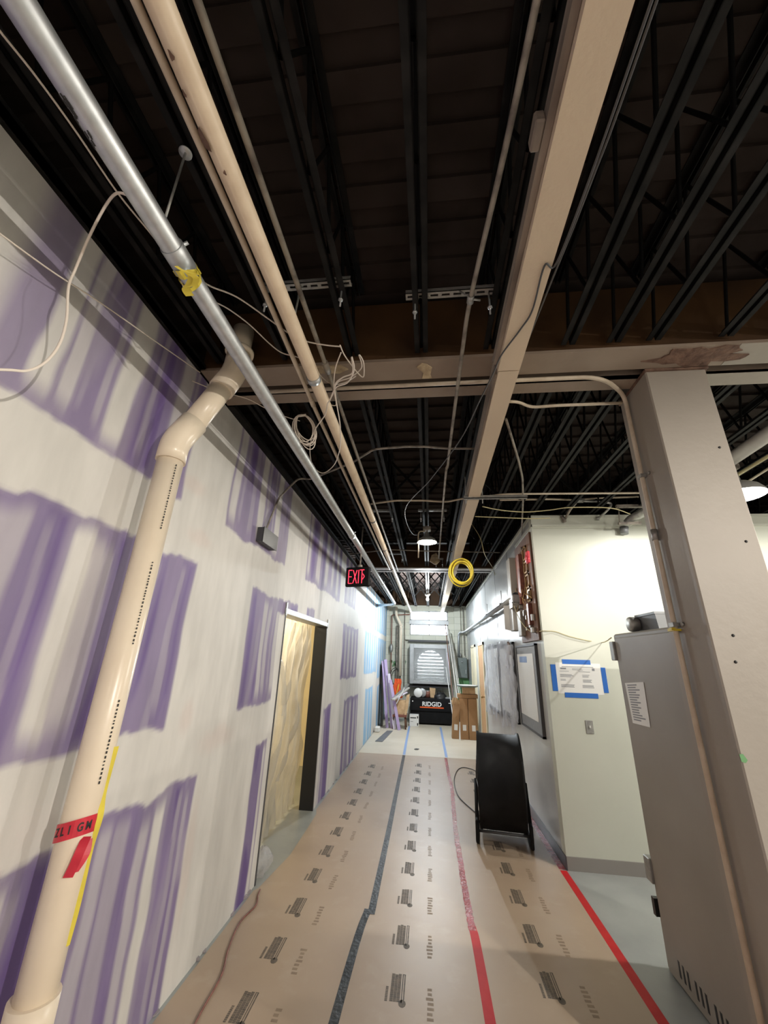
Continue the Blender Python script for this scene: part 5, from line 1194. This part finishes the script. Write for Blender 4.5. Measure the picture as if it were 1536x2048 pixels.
# enclosure and green patch on the right
en = thing('breaker_enclosure', 'grey green electrical enclosure on the back wall at the right', 'enclosure', (1.03,YB,1.2))
part(MB().bevbox((.87,YB-.22,1.20),(1.15,YB-.080,1.78),.01), 'body', 'panelgreen', en)
edr = part(MB().bevbox((.885,YB-.232,1.22),(1.135,YB-.219,1.76),.004), 'door', 'panelgreen', en)
part(MB().lathe([(.001,0),(.03,0),(.03,-.01),(.001,-.012)], (.99,YB-.233,1.66), 16, 'y').box((1.09,YB-.245,1.32),(1.105,YB-.232,1.44)), 'latch', 'galv', edr)
part(MB().cyl((.96,YB-.15,1.78),(.96,YB-.15,1.90),.025,10), 'conduit_hub', 'galvdull', en)
tag(MB().poly([(.84,YB-.082,.55),(1.19,YB-.082,.55),(1.19,YB-.082,1.16),(1.15,YB-.082,1.20),(.90,YB-.082,1.19),(.86,YB-.082,1.0)], (0,-.002,0)).build('green_painted_patch', 'greenpaint'), 'green painted wall patch below the enclosure', 'paint mark')
# long strips leaning in the right corner
for i, (xt, xb, zt_, mat, w, lab) in enumerate(((.50,.66,2.72,'plywood',.028,'dark brown strip leaning against the right side of the window, tallest'),(.57,.80,2.60,'girder_white',.03,'white strip leaning beside the dark brown one'),(.64,.88,2.35,'galvdull',.022,'steel strip leaning in the right far corner'),(.53,.72,1.9,'gypsum',.022,'pale shorter strip leaning in front of the others'),(.70,.94,2.15,'girder_white',.018,'thin white strip at the right of the leaning bundle'),(.49,.64,1.5,'paper_white',.02,'shortest white strip of the leaning bundle'))):
    tag(MB().bar((xb,11.55+.05*i,.01),(xt,12.70+.02*i,zt_),w,.02,(0,1,0)).build('leaning_strip', mat), lab, 'strip')
# cartons, tall cardboard boxes and the round lidded tub
def carton(x0, x1, y0, y1, z0, z1, mat, label, rot=None):
    t = thing('cardboard_carton', label, 'carton', ((x0+x1)/2,(y0+y1)/2,z0))
    part(MB().bevbox((x0,y0,z0),(x1,y1,z1),.005,rot,((x0+x1)/2,(y0+y1)/2,z0)), 'carton', mat, t)
    r_ = rot; q = MB().box(((x0+x1)/2-.035,y0-.002,z0+.18),((x0+x1)/2+.045,y0-.0005,z0+.30))
    if rot is not None:
        pv = Vector(((x0+x1)/2,(y0+y1)/2,z0)); q.v = [pv+rot @ (v-pv) for v in q.v]
    if z1-z0 > .3: part(q, 'shipping_label', 'paper_white', t)
    return t
carton(.695,.885,10.40,10.60,.003,.86,'cardboard','tall brown carton at the right, left one of the upright pair')
carton(.895,1.10,10.38,10.60,.003,.86,'cardboard','tall brown carton at the right, right one of the upright pair')
carton(.50,.66,10.42,10.62,.003,.80,'cardboard','tall brown carton leaning left of the upright pair', RY(.06))
carton(.66,1.13,10.40,10.66,.865,.95,'cardboard','flat brown carton lying across the upright pair')
carton(.78,1.08,10.44,10.64,.955,1.10,'cardlight','lighter brown carton under the round lid')
mb = MB(); rn = random.Random(31)
for k in range(7):
    a = Vector((.50+.10*rn.random(),10.35,.80+.06*rn.random())); mb.poly([a, a+Vector((.09*rn.random()+.03,-.02,.05)), a+Vector((.12,.02,-.06)), a+Vector((.02,0,-.09))], (0,.012,0))
tag(mb.build('torn_packaging', 'cardlight'), 'torn light packaging stuffed on top of the leaning carton', 'packaging')
tag(MB().poly([(.655,10.28,.003),(.69,10.28,.003),(.69,10.34,.36),(.68,10.34,.37)], (0,.02,0)).build('white_offcut', 'paper_white'), 'white triangular offcut between the leaning and upright cartons', 'offcut')
tub = thing('round_tray', 'round tray with a pale blue top resting on the cartons', 'tray', (.90,10.45,1.105))
part(MB().lathe([(.001,0),(.20,0),(.245,.015),(.255,.035),(.25,.045),(.235,.047)], (.90,10.45,1.105), 40), 'rim', 'panelgreen', tub)
part(MB().lathe([(.236,.044),(.001,.046)], (.90,10.45,1.105), 40), 'top', 'paper_white', tub, 'pale top')

# ------------------------------------------------------------------ light
def area(name, loc, size, power, col=(1,1,1), rot=(0,0,0), shape='DISK'):
    l = bpy.data.lights.new(name, 'AREA'); l.shape = shape; l.size = size; l.energy = power; l.color = col
    o = bpy.data.objects.new(name, l); o.location = loc; o.rotation_euler = rot; C.objects.link(o); return o
def point(name, loc, r, power, col=(1,1,1)):
    l = bpy.data.lights.new(name, 'POINT'); l.shadow_soft_size = r; l.energy = power; l.color = col
    o = bpy.data.objects.new(name, l); o.location = loc; C.objects.link(o); return o
WARM = (1,.93,.83); COOL = (.90,.97,1)
point('lamp_light', (L3.x,L3.y,L3.z+.006), .03, 80, (1,.97,.90))
point('lamp_light', (L1.x,L1.y,L1.z+.006), .03, 30, (1,.95,.85))
point('bulb_light', lb+Vector((0,0,-.085)), .025, 175, COOL)
# dome lamps of the same kind in the room behind and beside the camera
for i, (x, y) in enumerate(((3.4,-1.8),(5.2,.6),(5.4,3.4),(-.2,-3.2))):
    if i < 3: dome_lamp(Vector((x,y,3.07)), .19, ['dome lamp over the right room, behind the camera','dome lamp far in the right room','dome lamp in the right room beyond the bright one'][i], True, 3.5)
    else: dome_lamp(Vector((x,y,3.07)), .19, 'dome lamp over the corridor behind the camera', True, 3.5)
    point('lamp_light', (x,y,3.076), .03, (500,210,110,30)[i], WARM)
point('side_room_light', (-2.25,4.6,2.3), .10, 60, (1,.86,.60))
# daylight
w = bpy.data.worlds.new('sky'); bpy.context.scene.world = w; w.use_nodes = True
bg = w.node_tree.nodes['Background']; bg.inputs['Color'].default_value = (.86,.93,1,1); bg.inputs['Strength'].default_value = 12.0
sc = bpy.context.scene
sc.view_settings.view_transform = 'Standard'; sc.view_settings.look = 'None'; sc.view_settings.gamma = 1; sc.view_settings.use_curve_mapping = False
sc.view_settings.exposure = 0.62
sc.cycles.max_bounces = 8; sc.cycles.transparent_max_bounces = 8
